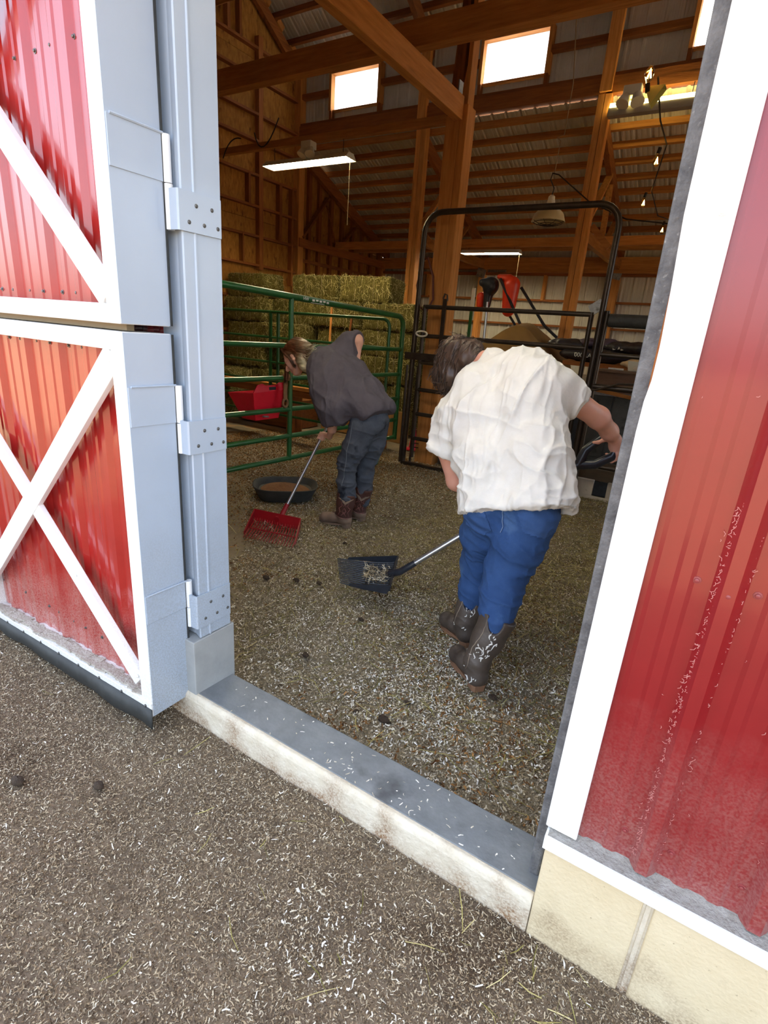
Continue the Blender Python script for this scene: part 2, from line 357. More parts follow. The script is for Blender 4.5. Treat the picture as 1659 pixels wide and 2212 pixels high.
# ------------------------------------------------------------------ the setting: yard, floor, front wall
def terrain(name, x0, x1, y0, y1, nx, ny, amp, m, zf=None, seed=3):
    X, Y = np.meshgrid(np.linspace(x0, x1, nx), np.linspace(y0, y1, ny), indexing='ij')
    P = np.stack([X.ravel(), Y.ravel(), np.zeros(X.size)], 1)
    Z = amp*(fnoise(P*2.3, seed)-0.5)*2+amp*0.5*(fnoise(P*9, seed+5)-0.5)*2
    if zf is not None: Z = Z+zf(P[:, 0], P[:, 1])
    P[:, 2] = Z; I = np.arange(nx*ny).reshape(nx, ny)
    Q = np.stack([I[:-1, :-1], I[1:, :-1], I[1:, 1:], I[:-1, 1:]], -1).reshape(-1, 4)
    return np_mesh(name, P, Q, m), P
def zyard(x, y): return -0.012 + 0*x
def zfloor(x, y):
    b = 0.075*np.exp(-(((x+5.2)/0.75)**2+((y-3.9)/0.9)**2))           # heap of shavings behind the gate
    return -0.012+b+0.03*np.clip((1.75-y)/0.4, 0, 1)
ground, _ = terrain('ground', -4.2, 2.6, -1.6, 1.145, 260, 110, 0.012, DIRT, zyard); tag(ground, 'dirt yard outside the barn littered with shavings and straw', 'ground', kind='structure')
yard = MB()
for b in ((-60, 60, -60, -1.6), (-60, -4.2, -1.6, 40), (2.6, 60, -1.6, 40)): yard.box(b[0], b[1], b[2], b[3], -0.3, -0.015)
yo = yard.build('ground_yard', FARDIRT); tag(yo, 'bare dry dirt yard around the barn', 'ground', kind='structure')
floor, FP = terrain('floor', -8.0, 5.0, 1.34, 12.4, 340, 300, 0.013, BED, zfloor, seed=9); tag(floor, 'barn floor bedded with wood shavings and hay', 'floor', kind='structure')

WF = thing('wall_front', (0, 1.17, 0), kind='structure')
box('wall_core', (-0.124, 5.0, 1.2, 1.34, 0.34, 3.42), DX, WF); box('wall_core', (-8.0, -1.64, 1.21, 1.34, 0.34, 3.42), DX, WF)
box('wall_core', (-1.56, -0.124, 1.2, 1.34, 2.72, 3.42), DX, WF)
for i, (xa, xb) in enumerate(((-0.06, 0.72), (0.72, 1.64), (1.64, 2.56), (2.56, 3.48), (3.48, 5.0))):
    p = rib_profile(xa, xb, 0.105, 1.175, -1, hr=0.024)
    MB().sheet(p, 'z', 0.366, 3.42, 1).build('metal_sheet', RED, WF, solid=0.0012)
MB().sheet(rib_profile(-8.0, -1.64, 0.105, 1.200, -0.5), 'z', 0.366, 3.42).build('metal_sheet', RED, WF, solid=0.0012)
MB().sheet(rib_profile(-1.56, -0.06, 0.105, 1.175, -1), 'z', 2.72, 3.42).build('metal_sheet', RED, WF, solid=0.0012)
def screw_mb(c, axis, r=0.0085):
    m = MB(); m.lathe([(r, 0), (r*0.95, 0.002), (r*0.55, 0.0025), (r*0.52, 0.006), (r*0.3, 0.007)], c, 8, axis); return m
s0 = screw_mb((0.05, 1.175, 0.448), (0, -1, 0)).build('screw', SCREWR, WF, smooth=True)
for z in (0.448, 1.122, 1.80, 2.5, 3.2):
    for x in (0.048, 0.152, 0.292, 0.395, 0.52, 0.625, 0.75):
        if (x, z) != (0.048, 0.448): clone(s0, 'screw', (x-0.05, 0, z-0.448))
for x, z in ((0.105, 1.112), (0.105, 0.445), (0.105, 1.80), (0.334, 0.445), (0.334, 1.115)): clone(s0, 'screw', (x-0.05, -0.019, z-0.448))
# concrete footing under the cladding: separate pours with a tooled joint
def footing(x0, x1):
    return MB().box(x0, x1, 1.137, 1.36, -0.3, 0.322).build('foundation_panel', TAN, WF, bevel=0.006)
footing(-0.112, 0.128); footing(0.152, 1.55); footing(1.57, 3.0); footing(3.02, 5.0)
MB().box(0.12, 0.16, 1.146, 1.3, -0.3, 0.318).build('joint', SILLF, WF)
MB().tube([(0.1405, 1.146, -0.2), (0.1405, 1.146, 0.318)], 0.006, 6).build('joint', SILLF, WF)
MB().box(-8.0, -1.503, 1.152, 1.358, -0.3, 0.352).build('foundation_panel', mat('stem_concrete', (146, 148, 146), rough=0.7, col2=(170, 171, 168), mix=0.8, scale=9, mottle=(120, 118, 112), mscale=6, mthr=0.62, bump=0.15, bscale=80), WF, bevel=0.004)
fl = MB(); fl.prism([(1.128, 0.314), (1.1315, 0.314), (1.1315, 0.3505), (1.20, 0.360), (1.20, 0.364), (1.128, 0.354)], 'x', -0.118, 1.2); fl.build('drip_flashing', WHITE, WF)
fd = MB(); fd.prism([(1.134, 0.3552), (1.176, 0.3618), (1.176, 0.372), (1.160, 0.3625)], 'x', -0.112, 1.2); fd.build('dust_line', mat('ledge_dust', (120, 112, 100), rough=0.95, col2=(170, 166, 158), mix=0.8, scale=40, bump=0.6, bscale=150), WF, kind='stuff')
# white corner trim of the doorway, its lower edge dented
T1 = thing('trim_1', (-0.09, 1.15, 0.36), kind='structure')
tl = [(-0.124, 0.366), (-0.1235, 0.9), (-0.1232, 1.40), (-0.1215, 1.46), (-0.1165, 1.50), (-0.1155, 1.56), (-0.119, 1.66), (-0.1255, 1.78), (-0.128, 2.72), (-0.046, 2.72), (-0.046, 0.366)]
MB().prism(tl, 'y', 1.150, 1.165).build('face', WHITE, T1, bevel=0.003)
box('return', (-0.1155, -0.112, 1.152, 1.235, 0.366, 2.72), WHITE, T1)
st = screw_mb((-0.064, 1.150, 0.454), (0, -1, 0), 0.0075).build('screw', WHITE, T1, smooth=True)
for z in (1.135, 1.784, 2.45): clone(st, 'screw', (-0.003, 0, z-0.454))
T2 = MB().prism([(-0.150, 0.105), (-0.120, 0.105), (-0.120, 2.72), (-0.166, 2.72), (-0.154, 1.5)], 'y', 1.215, 1.33).build('trim_2', SEAL, bevel=0.006, loc=(-0.14, 1.27, 0.1)); T2['kind'] = 'structure'
# left jamb: folded white steel on the post
T3 = thing('trim_3', (-1.53, 1.24, 0.358), kind='structure')
pj = [(-1.640, 1.200), (-1.548, 1.202), (-1.524, 1.194), (-1.512, 1.190), (-1.508, 1.194), (-1.508, 1.232), (-1.503, 1.235), (-1.503, 1.239), (-1.508, 1.243), (-1.506, 1.340), (-1.640, 1.342)]
MB().prism(pj, 'z', 0.356, 2.72).build('jamb_channel', JAMB_SHADE, T3)
# concrete sill
SL = thing('threshold', (-0.85, 1.24, 0), kind='structure')
MB().prism([(1.150, -0.3), (1.345, -0.3), (1.345, 0.104), (1.168, 0.112), (1.150, 0.104)], 'x', -1.66, -0.110).build('sill', CONC, SL, bevel=0.004)
MB().prism([(1.137, -0.3), (1.152, -0.3), (1.166, 0.1115), (1.152, 0.1115), (1.142, 0.102), (1.138, 0.088)], 'x', -1.66, -0.1135).build('sill_face', SILLF, SL, bevel=0.003)

# ------------------------------------------------------------------ gable wall on the left (strand board on girts and posts)
WL = thing('wall_left', (-8, 6.8, 0), kind='structure')
box('siding', (-8.08, -8.035, 1.2, 12.5, -0.3, 2.95), OSB, WL); box('siding', (-8.08, -8.035, 4.2, 10.5, 2.95, 4.2), OSB, WL); box('siding', (-8.08, -8.035, 5.9, 9.1, 4.2, 6.1), OSB, WL)
zr = lambda y: (2.94+0.433*y if y < 5.95 else (6.15+0.61*(y-5.95) if y < 7.5 else (6.15+0.61*(9.05-y) if y < 9.08 else 4.88-0.395*(y-9.05))))
zs = [0.0, 0.9, 2.12, 3.34, 4.56, 5.78, 7.2]
ys = [1.34, 2.2, 3.42, 4.64, 5.92, 7.14, 8.02, 9.07, 10.2, 11.3, 12.4]
for i in range(len(ys)-1):
    for j in range(len(zs)-1):
        y0, y1, z0, z1 = ys[i]+0.003, ys[i+1]-0.003, zs[j]+0.003, zs[j+1]-0.003
        if i in (5, 6) and j > 2: z0, z1 = z0, z1
        ym = [y0]+([7.5] if y0 < 7.5 < y1 else [])+[y1]
        top = [(y, min(z1, zr(y)+0.02)) for y in ym]
        if max(t[1] for t in top) <= z0+0.05: continue
        poly = [(y0, z0), (y1, z0)]+[(y, max(z, z0+0.001)) for y, z in reversed(top)]
        MB().prism(poly, 'x', -8.03, -8.0-0.001*((i+j) % 3)).build('board', OSB, WL)
for z in (5.92, 5.50, 4.98, 4.58, 4.05, 3.55, 3.06, 2.57, 2.0, 1.4, 0.8):
    a, b = 5.95, 9.0
    if z < 4.3: a = 1.4
    if z > 5.8: a, b = 6.0, 8.75
    box('girt', (-8.0, -7.905, a, b, z-0.02, z+0.02), DY, WL)
for y, z0, z1, w in ((8.0, 2.5, 6.1, 0.10), (7.72, 3.55, 4.05, 0.05), (8.52, 3.06, 4.05, 0.07), (8.86, 3.06, 4.05, 0.05), (7.55, 2.57, 3.06, 0.03), (8.86, 2.3, 3.06, 0.05), (6.2, 0, 6.0, 0.14), (4.0, 0, 4.3, 0.14), (7.0, 5.92, 6.6, 0.04), (7.3, 5.92, 6.8, 0.06), (7.55, 5.92, 6.8, 0.05)):
    box('stud', (-8.0, -7.90, y-w/2, y+w/2, z0, z1), DZ, WL)
box('post', (-8.0, -7.86, 8.98, 9.14, 0, 6.0), WZ, WL)
for y in (9.42, 9.75, 10.15, 10.55, 10.95, 11.35, 11.75, 12.1):
    box('stud', (-8.0, -7.93, y-0.045, y+0.045, 0, min(4.78-0.395*(y-9.05), 9.9)), DZ, WL)
MB().beam((-7.90, 9.12, 3.24), (-7.90, 9.95, 4.12), 0.045, 0.12, (1, 0, 0)).build('brace', DY, WL)
MB().beam((-7.90, 10.35, 3.24), (-7.90, 10.95, 3.74), 0.045, 0.10, (1, 0, 0)).build('brace', DY, WL)
MB().beam((-7.90, 9.88, 4.05), (-7.90, 10.30, 3.22), 0.02, 0.03, (1, 0, 0)).build('brace', DY, WL)
box('tie', (-7.93, -7.84, 9.0, 12.3, 3.06, 3.22), DY, WL)
box('girt', (-8.0, -7.92, 9.1, 12.3, 2.80, 2.86), DY, WL)
MB().beam((-7.86, 9.1, 4.66), (-7.86, 12.45, 3.34), 0.09, 0.20).build('rafter', DY, WL)
for k in range(9):
    y = 9.35+k*0.35; MB().obox((-7.86, y, 4.72-0.395*(y-9.05)+0.06), (0.06, 0.16, 0.05), Euler((math.atan(-0.395), 0, 0))).build('rafter_block', WZ, WL)
MB().beam((-7.9, 7.5, 6.82), (-7.9, 9.0, 5.93), 0.08, 0.16).build('rafter', DY, WL)
for k in range(4):
    y = 7.75+k*0.33; MB().obox((-7.88, y, 6.15+0.61*(9.05-y)-0.12), (0.10, 0.16, 0.10), Euler((math.atan(-0.61), 0, 0))).build('rafter_block', WZ, WL)

# ------------------------------------------------------------------ back wall of the far lean-to
WB = thing('wall_back', (-2, 12.4, 0), kind='structure')
x = -8.0
while x < 4.9:
    MB().sheet(rib_profile(x, min(x+0.914, 5.0), -7.9, 12.40, -1, hr=0.016), 'z', -0.1, 3.6).build('metal_sheet', WSTEEL, WB, solid=0.0015); x += 0.914
for z in (2.46, 1.95, 1.3, 0.6): box('girt', (-8.0, 5.0, 12.30, 12.38, z-0.02, z+0.02), DX, WB)
box('girt', (-8.0, 5.0, 12.28, 12.38, 2.955, 3.01), DX, WB)
box('header', (-8.0, 5.0, 12.20, 12.36, 3.07, 3.30), WX, WB)
box('header', (-4.6, 2.0, 12.16, 12.30, 3.00, 3.07), WX, WB)
for x in (-8.0+0.02, -5.2, -2.30, 0.6, 3.4): box('post', (x-0.07, x+0.07, 12.22, 12.38, 0, 3.1), WZ, WB)
for x in (-6.6, -3.75, -0.85, 2.0): box('stud', (x-0.03, x+0.03, 12.26, 12.38, 2.46, 2.96), WZ, WB)
for x in (-5.2, -2.30): MB().obox((x, 12.18, 2.98), (0.20, 0.02, 0.18), Euler((0, 0.2, 0))).build('joist_plate', GALV, WB)

# ------------------------------------------------------------------ far clerestory wall with its windows
WC = thing('wall_upper_back', (-2, 9.05, 4.9), kind='structure')
WINS = [(-7.16+2.92*i, -6.16+2.92*i) for i in range(4)]
def cler(x0, x1, z0, z1): MB().sheet(rib_profile(x0, x1, -7.9, 9.14, -1, hr=0.014), 'z', z0, z1).build('metal_sheet', WSTEEL, WC, solid=0.0015)
xe = -8.0
for a, b in WINS:
    n = 2; w = (a-xe)/n
    for k in range(n): cler(xe+k*w, xe+(k+1)*w, 4.9, 6.2)
    cler(a, b, 4.9, 5.31); cler(a, b, 5.84, 6.2); xe = b
cler(xe, 5.0, 4.9, 6.2)
for i, (a, b) in enumerate(WINS):
    w = thing('window_%d' % (i+1), ((a+b)/2, 9.06, 5.31), kind='structure')
    box('jamb', (a-0.05, a, 9.0, 9.15, 5.29, 5.88), WZ, w); box('jamb', (b, b+0.05, 9.0, 9.15, 5.29, 5.88), WZ, w)
    box('head', (a, b, 9.0, 9.15, 5.835, 5.88), WX, w); box('window_sill', (a, b, 9.06, 9.15, 5.29, 5.312), WX, w)
    for x in (a-0.025, b+0.025): box('stud', (x-0.025, x+0.025, 9.02, 9.12, 4.98, 5.29), DZ, w)
girt_segs = [(-8.0, WINS[0][0]-0.05)]+[(WINS[i][1]+0.05, WINS[i+1][0]-0.05) for i in range(3)]
for a, b in girt_segs: box('girt', (a, b, 9.02, 9.12, 5.545, 5.625), DX, WC)
box('header', (-7.86, 5.0, 8.96, 9.10, 4.90, 5.10), DX, WC)
box('ledger', (-7.86, 5.0, 8.99, 9.06, 5.10, 5.15), DX, WC)
box('plate', (-7.86, 5.0, 8.98, 9.12, 5.93, 6.08), WX, WC)
for x in (-5.2, -2.30, 0.6): box('post', (x-0.08, x+0.08, 8.92, 9.0, 4.92, 6.05), WZ, WC)
# near clerestory wall, above the front lean-to roof
WN = thing('wall_upper_front', (-2, 5.95, 5.4), kind='structure')
xe = -8.0
for a, b in WINS:
    for (p, q, z0, z1) in ((xe, a, 5.42, 6.2), (a, b, 5.42, 5.56), (a, b, 5.90, 6.2)):
        MB().sheet(rib_profile(p, q, -7.9, 5.88, 1, hr=0.014), 'z', z0, z1).build('metal_sheet', WSTEEL, WN, solid=0.0015)
    xe = b
MB().sheet(rib_profile(xe, 5.0, -7.9, 5.88, 1, hr=0.014), 'z', 5.42, 6.2).build('metal_sheet', WSTEEL, WN, solid=0.0015)
PANEM = bpy.data.materials.new('translucent_glazing'); PANEM.use_nodes = True
_n = PANEM.node_tree.nodes; _l = PANEM.node_tree.links; _n.remove(_n['Principled BSDF'])
_t = _n.new('ShaderNodeBsdfTranslucent'); _t.inputs[0].default_value = (0.92, 0.95, 0.97, 1); _g = _n.new('ShaderNodeBsdfGlossy'); _g.inputs['Roughness'].default_value = 0.15
_m = _n.new('ShaderNodeMixShader'); _m.inputs[0].default_value = 0.06; _l.new(_t.outputs[0], _m.inputs[1]); _l.new(_g.outputs[0], _m.inputs[2]); _l.new(_m.outputs[0], _n['Material Output'].inputs['Surface'])
for i, (a, b) in enumerate(WINS):
    w = bpy.data.objects['window_%d' % (i+1)]
    box('pane', (a, b, 9.105, 9.112, 5.312, 5.835), PANEM, w)
    w = thing('window_%d' % (i+5), ((a+b)/2, 5.86, 5.56), kind='structure')
    box('pane', (a, b, 5.86, 5.867, 5.56, 5.90), PANEM, w); box('window_frame', (a-0.04, b+0.04, 5.87, 5.93, 5.52, 5.56), WX, w); box('window_frame', (a-0.04, b+0.04, 5.87, 5.93, 5.90, 5.94), WX, w)
# gable wall on the right, with an unseen open doorway added for fill daylight
WR = thing('wall_right', (5, 6.8, 0), kind='structure')
for (y0, y1, z0) in ((1.2, 5.2, 0.0), (9.3, 12.5, 0.0), (5.2, 9.3, 3.6)):
    ym = [y0]+[y for y in (5.949, 5.951, 7.5, 9.079, 9.081) if y0 < y < y1]+[y1]
    MB().prism([(y0, z0), (y1, z0)]+[(y, zr(y)) for y in reversed(ym)], 'x', 5.0, 5.03).build('board', OSB, WR)

# ------------------------------------------------------------------ roofs
def roof(name, y0, z0, y1, z1, npur, pm, thick=0.14, raf=(-5.2, -2.3, 0.6, 3.5), skip_first=False):
    t = thing(name, (-1.5, (y0+y1)/2, (z0+z1)/2), kind='structure')
    d = Vector((0, y1-y0, z1-z0)); L = d.length; d.normalize(); nrm = Vector((0, -d.z, d.y))
    if nrm.z < 0: nrm = -nrm
    x = -8.3
    while x < 5.2:
        x1 = min(x+0.914, 5.3); prof = rib_profile(x, x1, -7.9, 0, 1, hr=0.02); vs = []; n = len(prof)
        for s in (0, L): vs += [tuple(Vector((px, y0, z0)) + d*s + nrm*(ph)) for px, ph in prof]
        MB().add(vs, [(i, i+1, n+i+1, n+i) for i in range(n-1)]).build('roof_sheet', ROOFM, t, solid=0.0015); x += 0.914
    for k in range(npur):
        s = L*(k+0.35)/npur; p = Vector((0, y0, z0))+d*s-nrm*(thick/2+0.002)
        MB().beam((-8.0, p.y, p.z), (5.0, p.y, p.z), 0.042, thick, nrm).build('purlin', pm, t)
    for x in raf:
        a = Vector((x, y0, z0))-nrm*(thick+0.10)+d*0.06; b = Vector((x, y1, z1))-nrm*(thick+0.10)-d*0.12
        MB().beam(a, b, 0.085, 0.19, nrm).build('rafter', DY, t)
    return t
roof('roof_back_lean', 9.06, 4.88, 12.75, 3.42, 11, WX, thick=0.10)
RC = roof('roof_centre_back', 7.5, 7.10, 9.35, 5.97, 5, DX)
roof('roof_centre_front', 7.5, 7.10, 5.65, 5.97, 5, DX)
roof('roof_front_lean', 5.92, 5.50, 0.75, 3.26, 11, WX, raf=(0.6, 3.5))
# ------------------------------------------------------------------ timber frame inside
def timber(name, b, m, label, cat='beam', group=None): 
    o = MB().box(*b).build(name, m, bevel=0.004, loc=((b[0]+b[1])/2, (b[2]+b[3])/2, b[4])); return tag(o, label, cat, group)
MP = thing('timber_post', (-3.03, 6.0, 0), 'thick fir post standing behind the arched panel, bolted tie beam on top', 'post')
box('post_ply', (-3.15, -2.985, 5.93, 6.13, -0.05, 3.78), WZ, MP, bevel=0.005); box('post_ply', (-2.982, -2.90, 5.93, 6.13, -0.05, 3.86), WZ, MP, bevel=0.005)
box('post_ply', (-3.06, -3.015, 5.98, 6.12, 3.78, 6.0), DZ, MP); box('post_ply', (-2.98, -2.935, 5.98, 6.12, 3.86, 6.0), WZ, MP)
MB().beam((-3.03, 6.0, 3.95), (-3.03, 6.45, 5.9), 0.04, 0.09, (1, 0, 0)).build('strut', WZ, MP)
MB().beam((-3.12, 6.05, 3.9), (-3.12, 6.25, 5.9), 0.04, 0.12, (1, 0, 0)).build('strut', DZ, MP)
MB().obox((-2.975, 5.86, 3.92), (0.012, 0.09, 0.24)).build('steel_plate', GALV, MP)
timber('tie_beam', (-3.05, -2.955, 1.36, 5.93, 3.72, 3.93), WY, 'heavy tie beam running from the post top out towards the doorway')
timber('timber_beam', (-8.0, 5.0, 5.78, 5.92, 4.38, 4.62), WX, 'wide fir beam crossing overhead in front of the post, nails showing')
timber('timber_beam', (-8.0, -3.15, 5.94, 6.02, 3.72, 3.80), WX, 'slim fir rail across the bay at the height of the post top')
for i, x in enumerate((-5.2, -2.30, 0.6)):
    o = thing('timber_post', (x, 9.0, 0), ['slim orange post beyond the hay, left of the thick post', 'slim orange post behind the hanging barn lamp', 'slim post at the far lean-to beyond the right jamb'][i], 'post')
    box('post_ply', (x-0.09, x-0.004, 8.96, 9.10, -0.03, 4.90), WZ, o); box('post_ply', (x+0.004, x+0.09, 8.96, 9.10, -0.03, 4.92), WZ, o)
# truss ties of the far lean-to
for i, x in enumerate((-5.2, -2.30, 0.6)):
    lab = ['tie truss of the far lean-to behind the left slim post', 'tie truss of the far lean-to beside the lamp post', 'tie truss of the far lean-to near the right jamb'][i]
    o = thing('roof_truss', (x, 9.1, 3.1), lab, 'truss')
    box('tie', (x-0.045, x+0.045, 9.1, 12.2, 3.08, 3.24), WY, o)
    MB().beam((x, 9.12, 3.3), (x, 10.1, 4.2), 0.04, 0.10, (1, 0, 0)).build('brace', WY, o)
    MB().beam((x, 10.25, 4.1), (x, 10.35, 3.24), 0.04, 0.09, (1, 0, 0)).build('brace', WY, o)
    MB().beam((x, 10.6, 3.24), (x, 11.2, 3.75), 0.04, 0.09, (1, 0, 0)).build('brace', WY, o)
    MB().beam((x+0.1, 9.1, 3.28), (x+0.4, 9.1, 2.98), 0.09, 0.04, (0, 1, 0)).build('knee_brace', WX, o)
timber('timber_beam', (-7.9, 5.0, 10.95, 11.05, 3.24, 3.42), WX, 'fir purlin beam above the small far tube light')
timber('timber_beam', (-7.9, 5.0, 10.25, 10.33, 3.20, 3.34), WX, 'fir stringer crossing under the far lean-to roof, tube light beneath')

# ------------------------------------------------------------------ Dutch door, folded right back against the wall
YF, YB, XE = 0.99, 1.165, -1.555
XL = -2.905
def hinge(parent, zd0, zd1, zj0, zj1):
    h = thing('hinge', (XE+0.01, 1.175, zj0)); h.parent = parent; h.location = Vector(WLOC[h])-WLOC[parent]
    box('door_leaf', (XE, XE+0.005, YF+0.006, 1.172, zd0, zd1), JAMB_SHADE, h, bevel=0.001)
    MB().tube([(XE+0.006, 1.178, zd0), (XE+0.006, 1.178, zd1)], 0.0125, 12).build('barrel', WHITE, h, smooth=True)
    MB().tube([(XE+0.008, 1.178, zj0), (XE+0.008, 1.178, zd0-0.003)], 0.0130, 12).build('barrel', WHITE, h, smooth=True)
    MB().prism([(XE+0.012, 1.170), (-1.506, 1.172), (-1.5005, 1.176), (-1.5005, 1.338), (-1.5055, 1.338), (-1.5055, 1.178), (XE+0.012, 1.178)], 'z', zj0, zj1).build('jamb_leaf', JAMB_SHADE, h)
    MB().tube([(XE+0.006, YF+0.015, zd1+0.001), (XE+0.006, 1.168, zd1+0.001)], 0.004, 6).build('weld', JAMB_SHADE, h, smooth=True)
    dz = zj1-zj0
    for fy, fz in ((0.40, 0.68), (0.78, 0.68), (0.22, 0.24), (0.58, 0.24), (0.92, 0.24)):
        MB().lathe([(0.0065, 0), (0.0065, 0.001), (0.003, 0.0035)], (-1.5005, 1.176+0.16*fy, zj0+dz*fz), 8, (1, 0, 0)).build('screw', SCREW, h, smooth=True)
    return h
def brace(parent, a, b, w, y0, y1):
    a = Vector((a[0], 0, a[1])); b = Vector((b[0], 0, b[1])); d = (b-a).normalized(); n = Vector((-d.z, 0, d.x))*w/2
    pts = [a+n, b+n, b-n, a-n]; MB().prism([(p.x, p.z) for p in pts], 'y', y0, y1).build('brace', WHITE, parent, bevel=0.002)
def leaf(nm, z0, z1, label, zrow, scr_rows):
    t = thing(nm, (-2.23, 1.08, z0), label, 'door')
    box('stile', (-1.618, XE, YF, YB, z0, z1), JAMB_SHADE if False else WHITE, t, bevel=0.004)
    box('hinge_edge', (XE-0.002, XE+0.0015, YF+0.004, YB-0.002, z0+0.002, z1-0.002), JAMB_SHADE, t)  # skin over the white stile edge, coloured with the bluish shade tint
    box('stile', (XL, XL+0.065, YF, YB, z0, z1), WHITE, t, bevel=0.004)
    box('gap_shade_strip', (XE-0.004, XE+0.0055, YB-0.002, YB+0.005, z0+0.002, z1-0.002), RUBBER, t)  # dark strip added to draw the shaded gap beside the jamb
    box('rail', (XL+0.065, -1.618, YF, YB, z1-0.056, z1), WHITE, t, bevel=0.003)
    box('back_panel', (XL+0.03, -1.60, 1.085, YB-0.004, z0+0.02, z1-0.02), WSTEEL, t)
    zb = z0+0.02
    for xa, xb in ((XL+0.05, -2.10), (-2.10, -1.61)):
        MB().sheet(rib_profile(xa, xb, -1.80, 1.062, -1, period=0.236, hr=0.016), 'z', zb, z1-0.03).build('metal_sheet', REDD, t, solid=0.0012)
    s = None
    for z in scr_rows:
        for k in range(12):
            x = -1.685-0.105*k + (0.018 if k % 2 else 0)
            if s is None: s = screw_mb((x, 1.062, z), (0, -1, 0), 0.008).build('screw', SCREW, t, smooth=True); sx, sz = x, z
            else: clone(s, 'screw', (x-sx, 0, z-sz))
    return t
DU = leaf('dutch_door_upper_leaf', 1.516, 2.72, 'upper half of the red and white dutch door folded back', 0, (1.60, 2.275))
box('rail', (XL+0.065, -1.618, YF, YB, 1.516, 1.572), WHITE, DU, bevel=0.003)
brace(DU, (-1.615, 1.592), (-2.765, 2.69), 0.082, YF-0.001, YF+0.022); brace(DU, (-2.845, 1.742), (-1.86, 2.69), 0.082, YF+0.001, YF+0.024)
box('weatherstrip', (XL, -1.585, 1.03, 1.055, 1.497, 1.5155), mat('brass_weatherstrip', (120, 106, 82), rough=0.5, metal=0.6), DU)
hinge(DU, 1.927, 2.052, 1.800, 1.912)
DL = leaf('dutch_door_lower_leaf', 0.085, 1.494, 'lower half of the red and white dutch door with the crossed braces', 0, (1.425, 0.235))
brace(DL, (-1.612, 1.420), (-2.845, 0.250), 0.086, YF-0.002, YF+0.020); brace(DL, (-2.845, 1.300), (-1.630, 0.215), 0.074, YF+0.002, YF+0.024)
for c in ((-2.02, 1.035), (-2.245, 0.79), (-2.44, 0.965), (-1.99, 0.55), (-1.62, 1.405), (-1.63, 0.24)):
    screw_mb((c[0], YF-0.002, c[1]), (0, -1, 0), 0.0075).build('screw', WHITE, DL, smooth=True)
# bottom rail, its drip strip and rubber flap (the leaf sags a little away from the hinges)
MB().prism([(XL, 0.052), (XE, 0.105), (XE, 0.152), (XL, 0.100)], 'y', YF+0.045, YB).build('rail', WHITE, DL, bevel=0.002)
MB().prism([(XL, 0.056), (XE, 0.108), (XE, 0.148), (XL, 0.094)], 'y', YF-0.003, YF+0.046).build('bottom_strip', WHITE, DL, bevel=0.002)
led = MB()
for k in range(60):
    xa = XL+0.06+(1.22)*k/60; led.obox((xa, YF+0.030+random.uniform(-0.006, 0.010), 0.098+0.053*(xa-XL)/1.35+random.uniform(-0.002, 0.006)), (random.uniform(0.03, 0.08), random.uniform(0.03, 0.05), 0.008), Euler((random.uniform(-.12, .12), random.uniform(-.05, .05), random.uniform(-.25, .25))))
led.build('caught_dust', mat('caught_dust', (150, 138, 118), rough=1, col2=(196, 190, 180), mix=0.8, scale=60, bump=0.8, bscale=120), DL, kind='stuff')
fl = []; n = 40
V = []; 
for k in range(n+1):
    x = XL-0.01+(XE-XL+0.016)*k/n; zt = 0.070+0.052*(x-XL)/1.35; zb = 0.006+0.030*(x-XL)/1.35+0.006*math.sin(k*0.7); wv = 0.004*math.sin(k*0.55)
    V += [(x, YF-0.006, zt), (x, YF-0.010+wv, zb)]
MB().add(V, [(2*k, 2*k+2, 2*k+3, 2*k+1) for k in range(n)]).build('rubber_flap', RUBBER, DL, smooth=True, solid=0.005)
fs0 = None
for k in range(8):
    x = -1.59-0.155*k; z = 0.126-0.053*(XE-x)/1.35
    if fs0 is None: fs0 = screw_mb((x, YF-0.003, z), (0, -1, 0), 0.006).build('screw', SCREW, DL, smooth=True); q0 = (x, z)
    else: clone(fs0, 'screw', (x-q0[0], 0, z-q0[1]))
hinge(DL, 1.205, 1.330, 1.098, 1.214); hinge(DL, 0.490, 0.600, 0.405, 0.545)

# ------------------------------------------------------------------ lamps
TUBE = mat('lit_tube', (255, 250, 225), emit=(255, 240, 200), estr=56.0)
LAMPW = mat('lamp_enamel', (214, 208, 190), rough=0.45)
CORD = mat('dark_cord', (34, 26, 20), rough=0.7)
TAN_CORD = mat('pale_cord', (150, 130, 100), rough=0.8)
FILL_TUBE = mat('fill_lamp_tube', (255, 250, 225), emit=(255, 247, 230), estr=22.0)  # tubes of the added fill lamps in the front bay
STRIP = mat('lit_strip', (255, 250, 210), emit=(255, 236, 150), estr=7.0)
def shop_light(c, L, label, tilt=0.0, chain=None, hang=0.5, yaw_=0.0, tm=None):
    t = thing('shop_light', c, label, 'light')
    rt = Euler((tilt, 0, yaw_)); q = lambda x, y, z: Vector(c)+rt.to_matrix() @ Vector((x, y, z))
    prof = [(-0.11, -0.035), (-0.05, 0.03), (0.05, 0.03), (0.11, -0.035)]
    vs = [q(x, y, z) for x in (-L/2, L/2) for y, z in prof]; n = 4
    MB().add(vs, [(i, i+1, n+i+1, n+i) for i in range(n-1)]+[(0, 1, 2, 3), (7, 6, 5, 4)]).build('reflector', LAMPW, t, solid=0.003)
    for y in (-0.038, 0.038): MB().tube([q(-L/2+0.02, y, 0.0), q(L/2-0.02, y, 0.0)], 0.017, 10).build('tube', tm or TUBE, t, smooth=True)
    for x in (-L/2+0.12, L/2-0.12): MB().tube([q(x, 0, 0.03), q(x, 0, 0.03+hang)], 0.004, 5).build('hanger', CORD, t)
    MB().tube([q(L/2-0.01, 0, 0), q(L/2-0.01, 0, -0.06), q(L/2-0.01, 0, -(chain or 0.5))], 0.004, 5).build('pull_chain', TAN_CORD, t)
    return t
